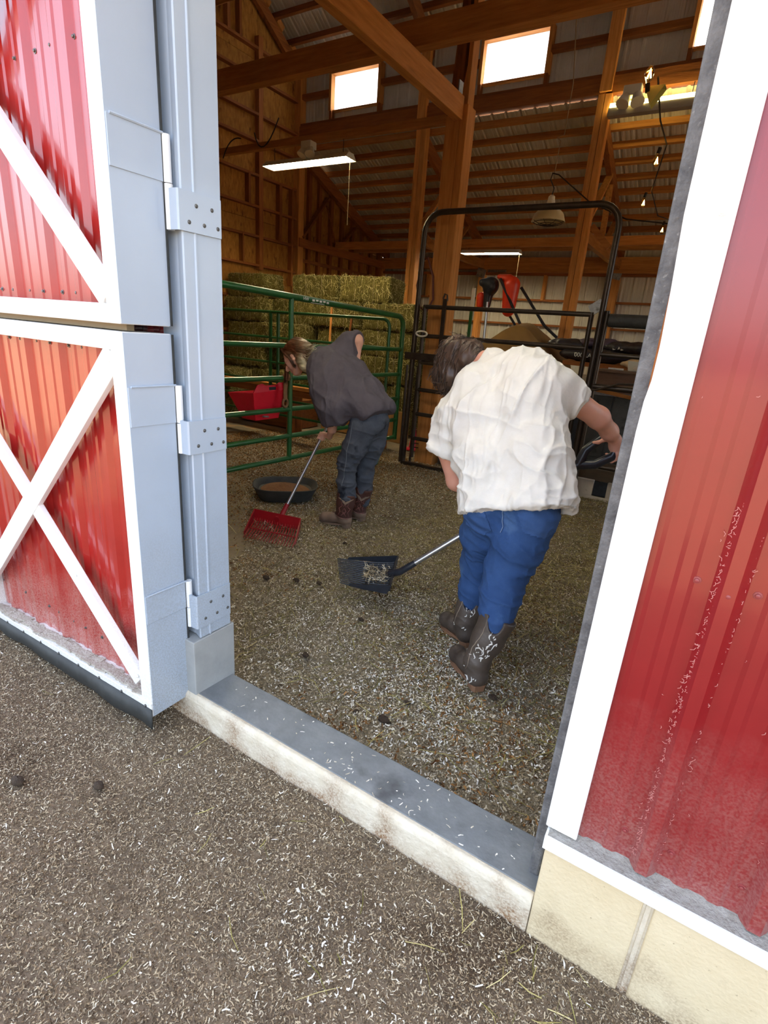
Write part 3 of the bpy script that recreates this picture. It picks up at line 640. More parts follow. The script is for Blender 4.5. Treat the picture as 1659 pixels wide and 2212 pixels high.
shop_light((-5.10, 5.98, 3.535), 1.36, 'long shop light glowing under the rail on the left', chain=0.75, hang=0.16)
t = thing('strip_light', (-1.63, 8.90, 4.60), 'strip light on the right, yellow glow along the top of its grey side', 'light')
MB().prism([(8.84, 4.585), (8.96, 4.585), (8.96, 4.69), (8.86, 4.69)], 'x', -2.20, -1.05).build('housing', mat('grey_enamel', (150, 140, 132), rough=0.5), t, bevel=0.004)
MB().prism([(8.852, 4.692), (8.95, 4.692), (8.93, 4.745), (8.87, 4.745)], 'x', -2.19, -1.06).build('diffuser', STRIP, t, bevel=0.004)
for x in (-2.05, -1.2): MB().tube([(x, 8.95, 4.70), (x, 8.98, 4.92)], 0.005, 5).build('hanger', CORD, t)
shop_light((-0.9, 2.45, 3.60), 1.22, 'added unseen fill light in the front bay, above the doorway', chain=0.1, hang=0.36, tm=FILL_TUBE)  # lamp out of view, added to brighten the stall
shop_light((-2.6, 2.15, 3.52), 1.22, 'added unseen fill light in the front bay, over the green gate', chain=0.1, hang=0.34, tm=FILL_TUBE)  # second added lamp out of view, same fill
shop_light((-4.25, 10.29, 3.125), 1.15, 'small far shop light low behind the arched panel', chain=0.5, hang=0.06)
P = thing('barn_lamp', (-1.99, 6.3, 2.80), 'caged enamel barn lamp hanging behind the arch bar, unlit', 'lamp')
MB().lathe([(0.178, 0.0), (0.172, 0.012), (0.150, 0.075), (0.120, 0.105), (0.050, 0.118), (0.045, 0.125)], (-1.99, 6.3, 2.80), 28, cap=False).build('shade', mat('lamp_shade_enamel', (196, 176, 130), rough=0.5, var=0.1), P, smooth=True, solid=0.004)
MB().lathe([(0.036, 0.12), (0.044, 0.13), (0.044, 0.16), (0.038, 0.165), (0.042, 0.17), (0.042, 0.20), (0.034, 0.205), (0.037, 0.21), (0.034, 0.24), (0.018, 0.255)], (-1.99, 6.3, 2.80), 18).build('porcelain_neck', LAMPW, P, smooth=True)
cg = MB()
for k in range(8):
    a = k*math.pi/4; cg.tube([(-1.99+0.172*math.cos(a), 6.3+0.172*math.sin(a), 2.803), (-1.99+0.12*math.cos(a), 6.3+0.12*math.sin(a), 2.78), (-1.99, 6.3, 2.768)], 0.003, 4)
for rr, zz in ((0.15, 2.792), (0.10, 2.776), (0.05, 2.770)): cg.tube([(-1.99+rr*math.cos(a*0.3142), 6.3+rr*math.sin(a*0.3142), zz) for a in range(20)], 0.003, 4, closed=True)
cg.build('wire_cage', CORD, P)
MB().tube([(-1.99, 6.3, 3.05), (-1.98, 6.3, 3.12), (-2.03, 6.3, 3.2), (-2.02, 6.3, 3.26), (-1.95, 6.3, 3.24), (-1.6, 6.3, 2.98), (-1.2, 6.3, 2.80), (-0.8, 6.32, 2.75), (-0.4, 6.4, 2.78), (0.3, 6.4, 2.9)], 0.007, 6).build('lamp_cord', CORD, P, smooth=True)
MB().tube([(-2.0, 6.3, 3.26), (-1.99, 6.3, 3.55), (-2.03, 6.3, 3.58), (-1.96, 6.3, 3.60), (-1.92, 6.2, 4.0), (-1.90, 5.9, 4.45)], 0.005, 5).build('hanging_rope', TAN_CORD, P, smooth=True)
# string lights
SL2 = thing('string_light_cord', (-1.15, 8.0, 3.5), 'black festoon cord looping away along the right side', 'cord')
bulbs = [(-0.988, 5.0, 3.503), (-1.061, 6.5, 3.346), (-1.357, 8.0, 3.312), (-1.279, 9.5, 3.273), (-1.345, 11.0, 3.257)]
pth = []
for i, b in enumerate(bulbs):
    pth.append((b[0]+0.06, b[1]+0.02, b[2]+0.14 if i else b[2]-0.02))
    if i < 4:
        c = bulbs[i+1]; pth.append(((b[0]+c[0])/2+0.05, (b[1]+c[1])/2, (b[2]+c[2])/2+0.02))
MB().tube(pth, 0.007, 5).build('cord', CORD, SL2, smooth=True)
GLOW = mat('bulb_glow', (255, 210, 120), emit=(255, 190, 90), estr=30.0)
BG = bpy.data.materials.new('amber_bulb_glass'); BG.use_nodes = True; _b = BG.node_tree.nodes['Principled BSDF']
_b.inputs['Base Color'].default_value = (1.0, 0.72, 0.3, 1); _b.inputs['Transmission Weight'].default_value = 1.0; _b.inputs['Roughness'].default_value = 0.05; _b.inputs['IOR'].default_value = 1.1
blab = ['largest festoon bulb at upper right, pointing up beside a paper cone', 'festoon bulb below the right shop light', 'festoon bulb level with the arch bar', 'festoon bulb just under the arch bar height, near the jamb', 'smallest festoon bulb, lowest and nearest the jamb']
for i, b in enumerate(bulbs):
    t = thing('festoon_bulb', b, blab[i], 'light bulb', 'festoon bulbs along the right side'); sgn = 1 if i == 0 else -1
    ax = (0.05, 0, 1) if i == 0 else (-0.15, 0, 1)
    bm_ = [(0.012, -0.05), (0.016, -0.045), (0.030, -0.02), (0.034, 0.0), (0.030, 0.022), (0.018, 0.045), (0.013, 0.06)]
    if i == 0: bm_ = [(r, -h) for r, h in bm_]
    MB().lathe(bm_, b, 14, ax).build('glass', BG, t, smooth=True)
    MB().tube([(b[0]-0.010, b[1], b[2]-0.025), (b[0]+0.004, b[1], b[2]+0.03), (b[0]+0.012, b[1], b[2]-0.025)], 0.006, 6).build('filament', GLOW, t)
    zz = -sgn*0.06
    MB().tube([(b[0], b[1], b[2]+zz), (b[0]+0.01, b[1], b[2]+zz*1.9)], 0.017, 10).build('socket', CORD, t, smooth=True)
t = thing('paper_cone', (-0.96, 5.05, 3.40), 'yellow green cone shade below the largest festoon bulb', 'shade')
MB().lathe([(0.012, 0.0), (0.10, 0.11)], (-0.99, 5.02, 3.425), 4, (0.75, 0.1, -0.55), cap=False).build('cone', mat('waxed_paper', (196, 190, 110), rough=0.6), t, solid=0.003)
def floodlight(c, label, s=1.0):
    t = thing('floodlight', c, label, 'light'); x, y, z = c
    MB().box(x-0.10*s, x+0.10*s, y-0.06, y+0.06, z-0.05*s, z+0.06*s).build('housing', LAMPW, t, bevel=0.01)
    MB().lathe([(0.05*s, 0), (0.075*s, 0.10*s), (0.078*s, 0.11*s)], (x+0.06*s, y-0.02, z-0.04*s), 14, (0.3, -0.5, -1)).build('lamp_head', LAMPW, t, smooth=True)
    MB().lathe([(0.05*s, 0), (0.075*s, 0.10*s), (0.078*s, 0.11*s)], (x-0.06*s, y-0.02, z-0.04*s), 14, (-0.2, -0.5, -1)).build('lamp_head', LAMPW, t, smooth=True)
    return t
floodlight((-5.02, 5.90, 3.665), 'white twin floodlight fixed under the slim rail on the left', 0.8)
floodlight((-1.92, 8.86, 4.84), 'white twin floodlight on the header above the tilted shop light', 1.15)
for i, (a, b, c, lab) in enumerate((((-6.55, 5.9, 3.66), (-6.42, 5.9, 3.92), (-6.2, 5.9, 3.86), 'short black cable bent over the slim rail at far upper left'), ((-5.95, 5.9, 3.9), (-5.82, 5.9, 3.50), (-5.52, 5.9, 4.02), 'black cable hanging in a loop from the slim rail'))):
    w = MB().tube([Vector(a)*(1-q)**2+Vector(b)*2*q*(1-q)+Vector(c)*q*q for q in [k/8 for k in range(9)]], 0.008, 5)
    tag(w.build('power_cable', CORD, smooth=True, loc=a), lab, 'cable')
# ------------------------------------------------------------------ bedding, shavings, straw (nobody could count them)
def zat(P, amp, seed, zf):
    Q = np.stack([P[:, 0], P[:, 1], np.zeros(len(P))], 1)
    return amp*(fnoise(Q*2.3, seed)-0.5)*2+amp*0.5*(fnoise(Q*9, seed+5)-0.5)*2+zf(P[:, 0], P[:, 1])
def ramp_mat(name, stops, rough=0.85):
    m = bpy.data.materials.new(name); m.use_nodes = True; N = m.node_tree.nodes; L = m.node_tree.links; b = N['Principled BSDF']
    b.inputs['Roughness'].default_value = rough; b.inputs['Specular IOR Level'].default_value = 0.2
    g = N.new('ShaderNodeNewGeometry'); r = N.new('ShaderNodeValToRGB'); L.new(g.outputs['Random Per Island'], r.inputs[0]); L.new(r.outputs[0], b.inputs['Base Color'])
    e = r.color_ramp.elements
    while len(e) < len(stops): e.new(0.5)
    for i, (p, c) in enumerate(stops): e[i].position = p; e[i].color = srgb(c)
    return m
def flakes(name, C, lmin, lmax, wmin, wmax, m, lift=0.35, curl=0.25, label=None, cat=None, parent=None, flat=False, bias=None):
    n = len(C); a = RNG.uniform(0, 2*np.pi, n); 
    if bias is not None: a = bias+RNG.normal(0, 0.8, n)
    p = RNG.normal(0, lift, n); rl = RNG.normal(0, 0.6 if not flat else 0.25, n)
    l = RNG.uniform(0, 1, n)**1.8*(lmax-lmin)+lmin; w = RNG.uniform(wmin, wmax, n); cv = RNG.normal(0, curl, n)*l
    d = np.stack([np.cos(a)*np.cos(p), np.sin(a)*np.cos(p), np.sin(p)], 1); s = np.stack([-np.sin(a)*np.cos(rl), np.cos(a)*np.cos(rl), np.sin(rl)], 1); u = np.cross(d, s)
    V = np.zeros((n, 6, 3)); sd_ = RNG.normal(0, 0.06 if flat else 0.18, n)*l
    for i, t in enumerate((-1, 0, 1)):
        c = C+d*(t*l/2)[:, None]+u*(cv*(t*t-0.5))[:, None]+s*(sd_*t*t)[:, None]; ww = w*(1.0 if t == 0 else 0.75)
        V[:, 2*i] = c-s*(ww/2)[:, None]; V[:, 2*i+1] = c+s*(ww/2)[:, None]
    b = np.arange(n)[:, None]*6; Q = np.concatenate([b+np.array([0, 1, 3, 2]), b+np.array([2, 3, 5, 4])])
    o = np_mesh(name, V.reshape(-1, 3), Q, m, parent, smooth=False, kind='stuff')
    if label: tag(o, label, cat)
    return o
def scatter(n, x0, x1, y0, y1, dens, zfun, amp, seed):
    P = np.stack([RNG.uniform(x0, x1, n), RNG.uniform(y0, y1, n)], 1)
    keep = RNG.uniform(0, 1, n) < dens(P[:, 0], P[:, 1]); P = P[keep]
    z = zat(P, amp, seed, zfun); return np.concatenate([P, z[:, None]], 1)
def pn(x, y, f, seed): return fnoise(np.stack([x*f, y*f, np.zeros_like(x)], 1), seed)
CH_OUT = ramp_mat('yard_shavings', [(0.0, (88, 72, 55)), (0.38, (134, 114, 88)), (0.66, (168, 148, 118)), (0.88, (198, 181, 150)), (1.0, (236, 226, 202))])
CH_WHITE = ramp_mat('pale_shavings', [(0.0, (200, 188, 162)), (0.5, (234, 228, 212)), (1.0, (252, 250, 244))])
CH_IN = ramp_mat('stall_shavings', [(0.0, (104, 90, 66)), (0.3, (146, 130, 100)), (0.6, (180, 166, 136)), (0.85, (208, 198, 172)), (1.0, (240, 236, 224))])
CH_BR = ramp_mat('damp_shavings', [(0.0, (78, 48, 22)), (0.5, (128, 86, 44)), (1.0, (176, 132, 80))])
HAYM = ramp_mat('loose_hay', [(0.0, (96, 92, 44)), (0.35, (138, 130, 70)), (0.7, (176, 162, 100)), (1.0, (214, 200, 146))])
HAYD = ramp_mat('dull_hay', [(0.0, (100, 96, 54)), (0.5, (142, 134, 80)), (1.0, (180, 166, 106))])
vis = lambda x, y: ((y > -0.42*x-0.30-0.1) & (x < 0.62)).astype(float)
C = scatter(190000, -3.2, 0.6, -0.1, 1.135, lambda x, y: vis(x, y)*(0.42+0.58*pn(x, y, 3.0, 4)), zyard, 0.012, 3); C[:, 2] += RNG.uniform(0.001, 0.007, len(C))
flakes('wood_shavings', C, 0.004, 0.017, 0.0013, 0.0038, CH_OUT, label='fine brown wood shavings strewn over the yard dirt', cat='shavings')
C = scatter(17000, -3.2, 0.6, -0.1, 1.135, lambda x, y: vis(x, y)*np.clip(0.02+0.75*np.exp(-(((x+0.53)/0.16)**2+((y-0.80)/0.12)**2))+0.35*np.clip(pn(x, y, 2.2, 8)-0.55, 0, 1), 0, 1), zyard, 0.012, 3); C[:, 2] += RNG.uniform(0.004, 0.011, len(C))
flakes('pale_shavings', C, 0.006, 0.022, 0.002, 0.006, CH_WHITE, label='pale curled shavings scattered before the sill', cat='shavings')
C = scatter(1500, -3.2, 0.6, -0.1, 1.12, lambda x, y: vis(x, y)*(0.05+0.55*np.clip(pn(x, y, 1.6, 21)-0.45, 0, 1)*2+0.5*np.exp(-(((x-0.12)/0.25)**2+((y-1.0)/0.15)**2))), zyard, 0.012, 3); C[:, 2] += RNG.uniform(0.008, 0.016, len(C))
flakes('straw_stems', C, 0.03, 0.13, 0.0012, 0.0032, HAYM, lift=0.12, curl=0.10, label='loose straw stems lying about the yard', cat='straw', flat=True)
# inside
dn = lambda x, y: np.clip(1.25-0.17*(y-1.3), 0.25, 1.0)*((x > -0.2-1.02*(y-0.1)) | (x > -2.6))
C = scatter(240000, -5.6, 0.3, 1.36, 6.3, lambda x, y: dn(x, y)*(0.45+0.55*pn(x, y, 2.5, 31)), zfloor, 0.013, 9); C[:, 2] += RNG.uniform(0.001, 0.010, len(C))
flakes('stall_shavings', C, 0.008, 0.026, 0.003, 0.0075, CH_IN, label='wood shavings bedding the stall floor', cat='shavings')
C = scatter(110000, -5.8, 0.3, 1.40, 6.0, lambda x, y: dn(x, y)*np.clip(2.2*(pn(x, y, 1.3, 55)-0.54), 0, 1)+0.85/(1+np.exp((x+3.0)*3.5))*1/(1+np.exp(-(y-2.7)*3)), zfloor, 0.013, 9); C[:, 2] += RNG.uniform(0.004, 0.012, len(C))
flakes('damp_shavings', C, 0.010, 0.030, 0.003, 0.009, CH_BR, label='damp brown shavings in patches on the stall floor', cat='shavings')
hd = lambda x, y: np.clip(0.05+1.0*(1/(1+np.exp(-(x+2.05-0.1*(y-3))*4)))*(1/(1+np.exp(-(y-2.7)*2.2)))+0.5*np.clip(pn(x, y, 1.2, 77)-0.5, 0, 1), 0, 1)
C = scatter(34000, -4.2, 0.3, 1.48, 6.6, hd, zfloor, 0.013, 9); C[:, 2] += RNG.uniform(0.006, 0.022, len(C))
flakes('loose_hay', C, 0.04, 0.16, 0.0018, 0.0042, HAYD, lift=0.10, curl=0.12, label='loose green hay strewn across the right of the stall', cat='hay', flat=True)
C = scatter(5000, -4.2, 0.3, 1.50, 6.2, lambda x, y: hd(x, y)*0.8+0.05, zfloor, 0.013, 9); C[:, 2] += RNG.uniform(0.015, 0.028, len(C))
flakes('hay_stems', C, 0.06, 0.22, 0.0018, 0.0036, HAYM, lift=0.08, curl=0.10, label='long yellow hay stems on top of the bedding', cat='hay', flat=True)
FINE_OUT = ramp_mat('yard_sawdust', [(0.0, (70, 58, 46)), (0.45, (118, 102, 82)), (0.8, (160, 144, 118)), (1.0, (208, 196, 170))]); FINE_IN = ramp_mat('stall_sawdust', [(0.0, (84, 72, 52)), (0.45, (138, 122, 94)), (0.8, (186, 172, 144)), (1.0, (226, 218, 198))])
C = scatter(210000, -3.1, 0.6, -0.05, 1.135, lambda x, y: vis(x, y)*(0.35+0.65*pn(x, y, 5.0, 14)), zyard, 0.012, 3); C[:, 2] += RNG.uniform(0.0, 0.005, len(C))
flakes('fine_sawdust', C, 0.003, 0.009, 0.0010, 0.0028, FINE_OUT, lift=0.5, label='fine sawdust trodden into the yard dirt', cat='sawdust')
C = scatter(60000, -2.4, 0.05, 1.38, 3.1, lambda x, y: np.clip(0.75*np.exp(-(((x+1.05)/0.65)**2+((y-2.0)/0.6)**2))*(0.2+1.3*np.clip(pn(x, y, 2.4, 91)-0.35, 0, 1)), 0, 1), zfloor, 0.013, 9); C[:, 2] += RNG.uniform(0.004, 0.012, len(C))
flakes('pale_stall_shavings', C, 0.006, 0.020, 0.0025, 0.0065, CH_WHITE, label='fresh pale shavings in the middle of the stall floor', cat='shavings')
C = scatter(230000, -2.9, 0.1, 1.37, 3.5, lambda x, y: (0.4+0.6*pn(x, y, 4.0, 35))*(x > -0.2-1.02*(y-0.1)), zfloor, 0.013, 9); C[:, 2] += RNG.uniform(0.0, 0.008, len(C))
flakes('stall_sawdust', C, 0.004, 0.012, 0.0014, 0.0036, FINE_IN, lift=0.5, label='fine sawdust between the shavings inside the doorway', cat='sawdust')
C = np.stack([RNG.uniform(-1.45, -0.18, 90), RNG.uniform(1.17, 1.33, 90), np.full(90, 0.1135)], 1); C[:60, 0] = RNG.normal(-0.75, 0.30, 60).clip(-1.4, -0.2)
C[:, 2] = 0.113-0.008*(C[:, 1]-1.168)/0.177
flakes('sill_shavings', C, 0.006, 0.018, 0.002, 0.0045, CH_WHITE, lift=0.05, curl=0.12, label='few white curls of shaving on the concrete sill', cat='shavings', flat=True)
# hair and chaff stuck to the red wall rib
C = np.stack([RNG.normal(0.084, 0.005, 300), RNG.uniform(1.156, 1.162, 300), RNG.uniform(0.40, 1.30, 300)], 1); C[:, 1] = 1.1565+np.abs(C[:, 0]-0.093)*0.6
C2 = np.stack([RNG.normal(0.128, 0.004, 130), np.full(130, 1.168), RNG.uniform(0.40, 1.25, 130)], 1)
C3 = np.stack([RNG.uniform(-0.03, 0.6, 90), np.full(90, 1.173), RNG.uniform(0.38, 1.5, 90)], 1)
C = np.concatenate([C, C2, C3]); n = len(C); a = RNG.normal(1.2, 0.6, n); l = RNG.uniform(0.003, 0.013, n); w = np.full(n, 0.0006)
d = np.stack([np.cos(a), np.full(n, -0.15), np.sin(a)], 1); s = np.stack([-np.sin(a), np.zeros(n), np.cos(a)], 1); V = np.zeros((n, 6, 3))
for i, t in enumerate((-1, 0, 1)):
    c = C+d*(t*l/2)[:, None]+s*(0.22*l*(t*t))[:, None]; V[:, 2*i] = c-s*w[:, None]; V[:, 2*i+1] = c+s*w[:, None]
b = np.arange(n)[:, None]*6; o = np_mesh('horse_hair', V.reshape(-1, 3), np.concatenate([b+np.array([0, 1, 3, 2]), b+np.array([2, 3, 5, 4])]), mat('pale_hair', (196, 130, 124), rough=0.8), WF, smooth=False, kind='stuff')

# dark clumps of manure
def lump(c, r, seed):
    u = np.linspace(0, 2*np.pi, 11)[:-1]; v = np.linspace(0.02, 0.98, 6)*np.pi; V = []
    for t in v:
        for p in u: V.append((np.sin(t)*np.cos(p), np.sin(t)*np.sin(p), np.cos(t)))
    V = np.array(V); V *= (0.45+1.1*fnoise(V*2.1+seed, seed))[:, None]*np.array([1.25, 0.95, 0.7]); V = V*(r*0.8)+np.array(c)
    Q = np.array([(i*10+j, i*10+(j+1) % 10, (i+1)*10+(j+1) % 10, (i+1)*10+j) for i in range(5) for j in range(10)]); return V, Q
MAN = mat('manure', (46, 34, 24), rough=0.9, col2=(74, 58, 40), mix=0.7, scale=60, bump=0.6, bscale=200)
mlist = [(-1.436, 1.753, 0.020, 'dark manure ball in pale shavings near the left jamb'), (-2.185, 2.249, 0.024, 'dark manure ball below the red fork'), (-2.018, 2.348, 0.022, 'dark manure ball between the two forks, left one'),
         (-2.153, 3.059, 0.018, 'small dark manure ball beside the red fork and boot'), (-1.877, 2.409, 0.020, 'dark manure ball just left of the black fork tines'), (-0.876, 1.6, 0.026, 'brown manure clump in front of the sill, behind its middle'),
         (-1.37, 1.499, 0.016, 'small dark dropping just inside the sill at left'), (-1.723, 0.583, 0.024, 'dark clump on the yard at the far left'), (-1.49, 0.73, 0.020, 'brown dung clump on the yard right of the dark one'),
         (-0.853, 1.757, 0.016, 'small dark dropping left of the near boot heel'), (-0.999, 1.571, 0.016, 'small dark dropping near the sill edge, left of the brown clump'), (-0.554, 2.027, 0.022, 'dark clump just right of the near boot heel'), (-1.418, 2.213, 0.016, 'small dark dropping below the black fork')]
for i, (x, y, r, lab) in enumerate(mlist):
    V, Q = lump((x, y, r*0.35), r, i*3+1); tag(np_mesh('manure_clump', V, Q, MAN, loc=(x, y, 0)), lab, 'manure', 'manure clumps on the ground')

# ------------------------------------------------------------------ green tube gates
GREEN = mat('green_enamel_tube', (22, 78, 36), rough=0.32, col2=(30, 96, 46), mix=0.8, scale=12, coat=0.3, mottle=(52, 62, 36), mscale=9, mthr=0.7)
DARKT = mat('dark_bronze_tube', (52, 44, 38), rough=0.35, metal=0.5, col2=(76, 66, 56), mix=0.7, scale=9, mottle=(96, 66, 42), mscale=14, mthr=0.68)
def arc(c, r, a0, a1, ex, ez, n=6): return [Vector(c)+Vector(ex)*(r*math.cos(a0+(a1-a0)*k/n))+Vector(ez)*(r*math.sin(a0+(a1-a0)*k/n)) for k in range(n+1)]
gx = lambda y: -3.48+0.05*(y-3.13)
G = thing('green_gate', (gx(5.6), 5.6, 0), 'green tube gate in front, white lettering on its thick top rail', 'gate')
y0, y1 = 1.55, 5.72
ey = Vector((0.05, 1, 0)).normalized(); ez = Vector((0, 0, 1)); gp = lambda y, z: Vector((gx(y), y, z))
zt = lambda y: 1.815-0.030*(y-3.1)
top = [gp(y, zt(y)) for y in np.linspace(y0, y1-0.12, 10)]+arc(gp(y1-0.12, zt(y1)-0.12+0.003), 0.12, math.pi/2, 0, ey, ez)[1:]+[gp(y1, 0.28)]
MB().tube(top, 0.029, 12).build('top_rail', GREEN, G, smooth=True)
for z in (1.37, 1.08, 0.79, 0.53, 0.31): MB().tube([gp(y0, z), gp(y1, z)], 0.0235, 10).build('rail', GREEN, G, smooth=True)
for y in (1.6, 3.86): MB().tube([gp(y, 0.29), gp(y, zt(y))], 0.024, 10).build('upright', GREEN, G, smooth=True)
MB().tube([gp(4.95, 0.33), gp(5.05, 0.14), gp(5.22, 0.02), gp(5.36, 0.02), gp(5.42, 0.15), gp(5.45, 0.33)], 0.022, 8).build('foot_loop', GREEN, G, smooth=True)
MB().tube([gp(5.30, 0.33), gp(5.30, 0.03)], 0.018, 8).build('foot_loop', GREEN, G, smooth=True)
LET = mat('white_lettering', (214, 216, 210), rough=0.6)
def text3(txt, parent, origin, ex, ey_, size, m, depth=0.0006, name='lettering'):
    cu_ = bpy.data.curves.new(name, 'FONT'); cu_.body = txt; cu_.size = size; cu_.extrude = depth; o = bpy.data.objects.new('tmp', cu_); COL.objects.link(o)
    bpy.context.view_layer.update(); dg = bpy.context.evaluated_depsgraph_get(); me = bpy.data.meshes.new_from_object(o.evaluated_get(dg)); bpy.data.objects.remove(o, do_unlink=True)
    ex = Vector(ex).normalized(); ey_ = Vector(ey_).normalized(); n = ex.cross(ey_); M4 = Matrix((ex, ey_, n)).transposed().to_4x4(); M4.translation = Vector(origin)-WLOC.get(parent, Vector())
    me.transform(M4); me.materials.clear(); me.materials.append(m); o = bpy.data.objects.new(name, me); link(o, parent); WLOC[o] = WLOC.get(parent, Vector()); return o
text3('HW', G, gp(3.98, zt(4.0)-0.012)+Vector((0.030, 0, 0)), (0.05, 1, -0.03), (0, 0, 1), 0.042, LET)
for k in range(5):
    yy = 4.12+0.05*k; MB().obox(gp(yy, zt(yy)-0.002+0.004*(k % 2))+Vector((0.0295, 0, 0)), (0.001, 0.036, 0.018-0.003*(k % 2))).build('lettering', LET, G)
MB().obox(gp(4.18, zt(4.18)-0.022)+Vector((0.027, 0, 0)), (0.001, 0.20, 0.004)).build('lettering', LET, G)
G2 = thing('green_tube_fence', (-5.4, 5.66, 0), 'thinner green tube panel across the stall in front of the hay', 'gate')
pp = [(-7.9, 5.66, 1.70), (-3.60, 5.66, 1.70)]+[tuple(v) for v in arc((-3.60, 5.66, 1.60), 0.10, math.pi/2, 0, (1, 0, 0), (0, 0, 1))[1:]]+[(-3.50, 5.66, 0.30)]
MB().tube(pp, 0.020, 10).build('top_rail', GREEN, G2, smooth=True)
for z in (1.37, 1.04, 0.78, 0.54, 0.33): MB().tube([(-7.9, 5.66, z), (-3.50, 5.66, z)], 0.017, 8).build('rail', GREEN, G2, smooth=True)
for x in (-7.8, -5.42, -5.28): MB().tube([(x, 5.66, 0.0 if x < -7 else 0.3), (x, 5.66, 1.70)], 0.024, 8).build('upright', GREEN, G2, smooth=True)

# ------------------------------------------------------------------ dark panel with the walk-through arch
YA = 5.72
A = thing('arched_panel', (-2.15, YA, 0), 'dark bronze tube panel with a tall walk-through arch', 'gate')
ap = [(-3.20, YA, -0.01), (-3.17, YA, 2.62)]+[tuple(v) for v in arc((-2.97, YA, 2.62), 0.20, math.pi, math.pi/2, (1, 0, 0), (0, 0, 1))[1:]]+[(-1.34, YA, 2.82)]+[tuple(v) for v in arc((-1.34, YA, 2.62), 0.20, math.pi/2, 0, (1, 0, 0), (0, 0, 1))[1:]]+[(-1.14, YA, -0.01)]
MB().tube(ap, 0.030, 12).build('arch', DARKT, A, smooth=True)
box('sill_bar', (-3.2, -1.14, YA-0.03, YA+0.03, -0.01, 0.03), DARKT, A)
for x in (-3.08, -1.235): MB().tube([(x, YA, 0.10), (x, YA, 1.88)], 0.023, 10).build('gate_upright', DARKT, A, smooth=True)
for z in (1.86, 1.545, 1.245, 0.93, 0.64, 0.34): MB().tube([(-3.08, YA, z), (-1.235, YA, z)], 0.024, 10).build('gate_rail', DARKT, A, smooth=True)
box('latch_plate', (-2.845, -2.80, YA-0.035, YA-0.02, 1.0, 1.95), DARKT, A)
MB().tube([(-2.845, YA-0.03, 1.95), (-2.83, YA-0.03, 2.0), (-2.80, YA-0.03, 1.99), (-2.79, YA-0.03, 1.93)], 0.010, 6).build('latch_hook', DARKT, A, smooth=True)
box('hinge_bracket', (-3.28, -2.80, YA-0.032, YA-0.018, 1.27, 1.35), DARKT, A)
MB().tube([(-3.07+0.07*math.cos(k*0.3927), YA-0.045, 1.565+0.028*math.sin(k*0.3927)) for k in range(16)], 0.011, 6, closed=True).build('handle', LAMPW, A, smooth=True)
MB().obox((-1.20, YA, 1.93), (0.13, 0.02, 0.10), Euler((0, -0.6, 0))).build('gusset', GALV, A)
for x in (-3.27, -3.12):
    MB().tube([(x, YA+0.04, 0.0), (x, YA+0.04, 1.2)], 0.016, 8).build('stay', DARKT, A, smooth=True)
for k in range(3): MB().tube([(-3.04-0.02*k, YA-0.05, 0.24+0.05*k), (-2.97, YA-0.05, 0.24+0.05*k)], 0.006, 5).build('latch_bar', DARKT, A)
S = thing('stock_panel', (-0.2, YA, 0), 'dark tube panel right of the arch with a fat top bar', 'gate')
MB().tube([(-1.09, YA, 0.0), (-1.09, YA, 1.90)], 0.023, 10).build('upright', DARKT, S, smooth=True)
MB().tube([(-1.06, YA, 1.815), (1.6, YA, 1.815)], 0.062, 14).build('top_bar', RUBBER, S, smooth=True)
for z, r_ in ((1.50, 0.022), (1.19, 0.030), (0.40, 0.024)): MB().tube([(-1.09, YA, z), (1.6, YA, z)], r_, 10).build('rail', DARKT, S, smooth=True)
MB().tube([(0.7, YA, 0), (0.7, YA, 1.80)], 0.023, 8).build('upright', DARKT, S, smooth=True)
MB().tube([(-1.28, YA-0.05, 1.21), (-1.18, YA-0.06, 1.16), (-1.05, YA-0.06, 1.16), (-0.85, YA-0.05, 1.24), (-0.6, YA-0.03, 1.26)], 0.012, 6).build('latch_lever', DARKT, S, smooth=True)
MB().lathe([(0.012, 0), (0.010, 0.008)], (-1.13, YA-0.075, 1.165), 8, (0, -1, 0)).build('bolt', WHITE, S)
# ------------------------------------------------------------------ hay bales
HAYB = mat('baled_hay', (66, 62, 28), rough=0.95, col2=(126, 114, 60), mix=0.85, scale=9, stretch=(1.2, 5, 5), bump=1.0, bscale=40, bstretch=(4, 14, 14), rnd=0.16, mottle=(64, 56, 26), mscale=6, mthr=0.6, spec=0.1)
def bale_mesh(seed):
    L, Wd, H = 0.95, 0.46, 0.385; nx, ny, nz = 26, 14, 12; V = []; Q = []; off = 0
    for ax in range(3):
        for sgn in (-1, 1):
            n1, n2 = [(ny, nz), (nz, nx), (nx, ny)][ax]
            a, b = np.meshgrid(np.linspace(-1, 1, n1), np.linspace(-1, 1, n2), indexing='ij'); p = np.zeros((n1*n2, 3)); p[:, ax] = sgn; p[:, (ax+1) % 3] = a.ravel(); p[:, (ax+2) % 3] = b.ravel(); V.append(p)
            I = np.arange(n1*n2).reshape(n1, n2)+off; q = np.stack([I[:-1, :-1], I[1:, :-1], I[1:, 1:], I[:-1, 1:]], -1).reshape(-1, 4); Q.append(q if sgn > 0 else q[:, ::-1]); off += n1*n2
    V = np.concatenate(V); Q = np.concatenate(Q); S = np.array([L, Wd, H])/2; r = 0.045
    W_ = V*S; inner = np.clip(W_, -(S-r), S-r); d = W_-inner; dl = np.maximum(np.linalg.norm(d, axis=1), 1e-6); W_ = inner+d/dl[:, None]*np.minimum(dl, r)[:, None]
    n = V/np.linalg.norm(V, axis=1)[:, None]; W_ += n*((fnoise(W_*9+seed*5, seed, 3)-0.5)*0.055)[:, None]
    for x in (-0.17, 0.17):                                          # pinched by the twine
        W_[:, 1:] *= (1-0.05*np.exp(-((W_[:, 0]-x)/0.03)**2))[:, None]
    W_[:, 2] += H/2; return W_, Q
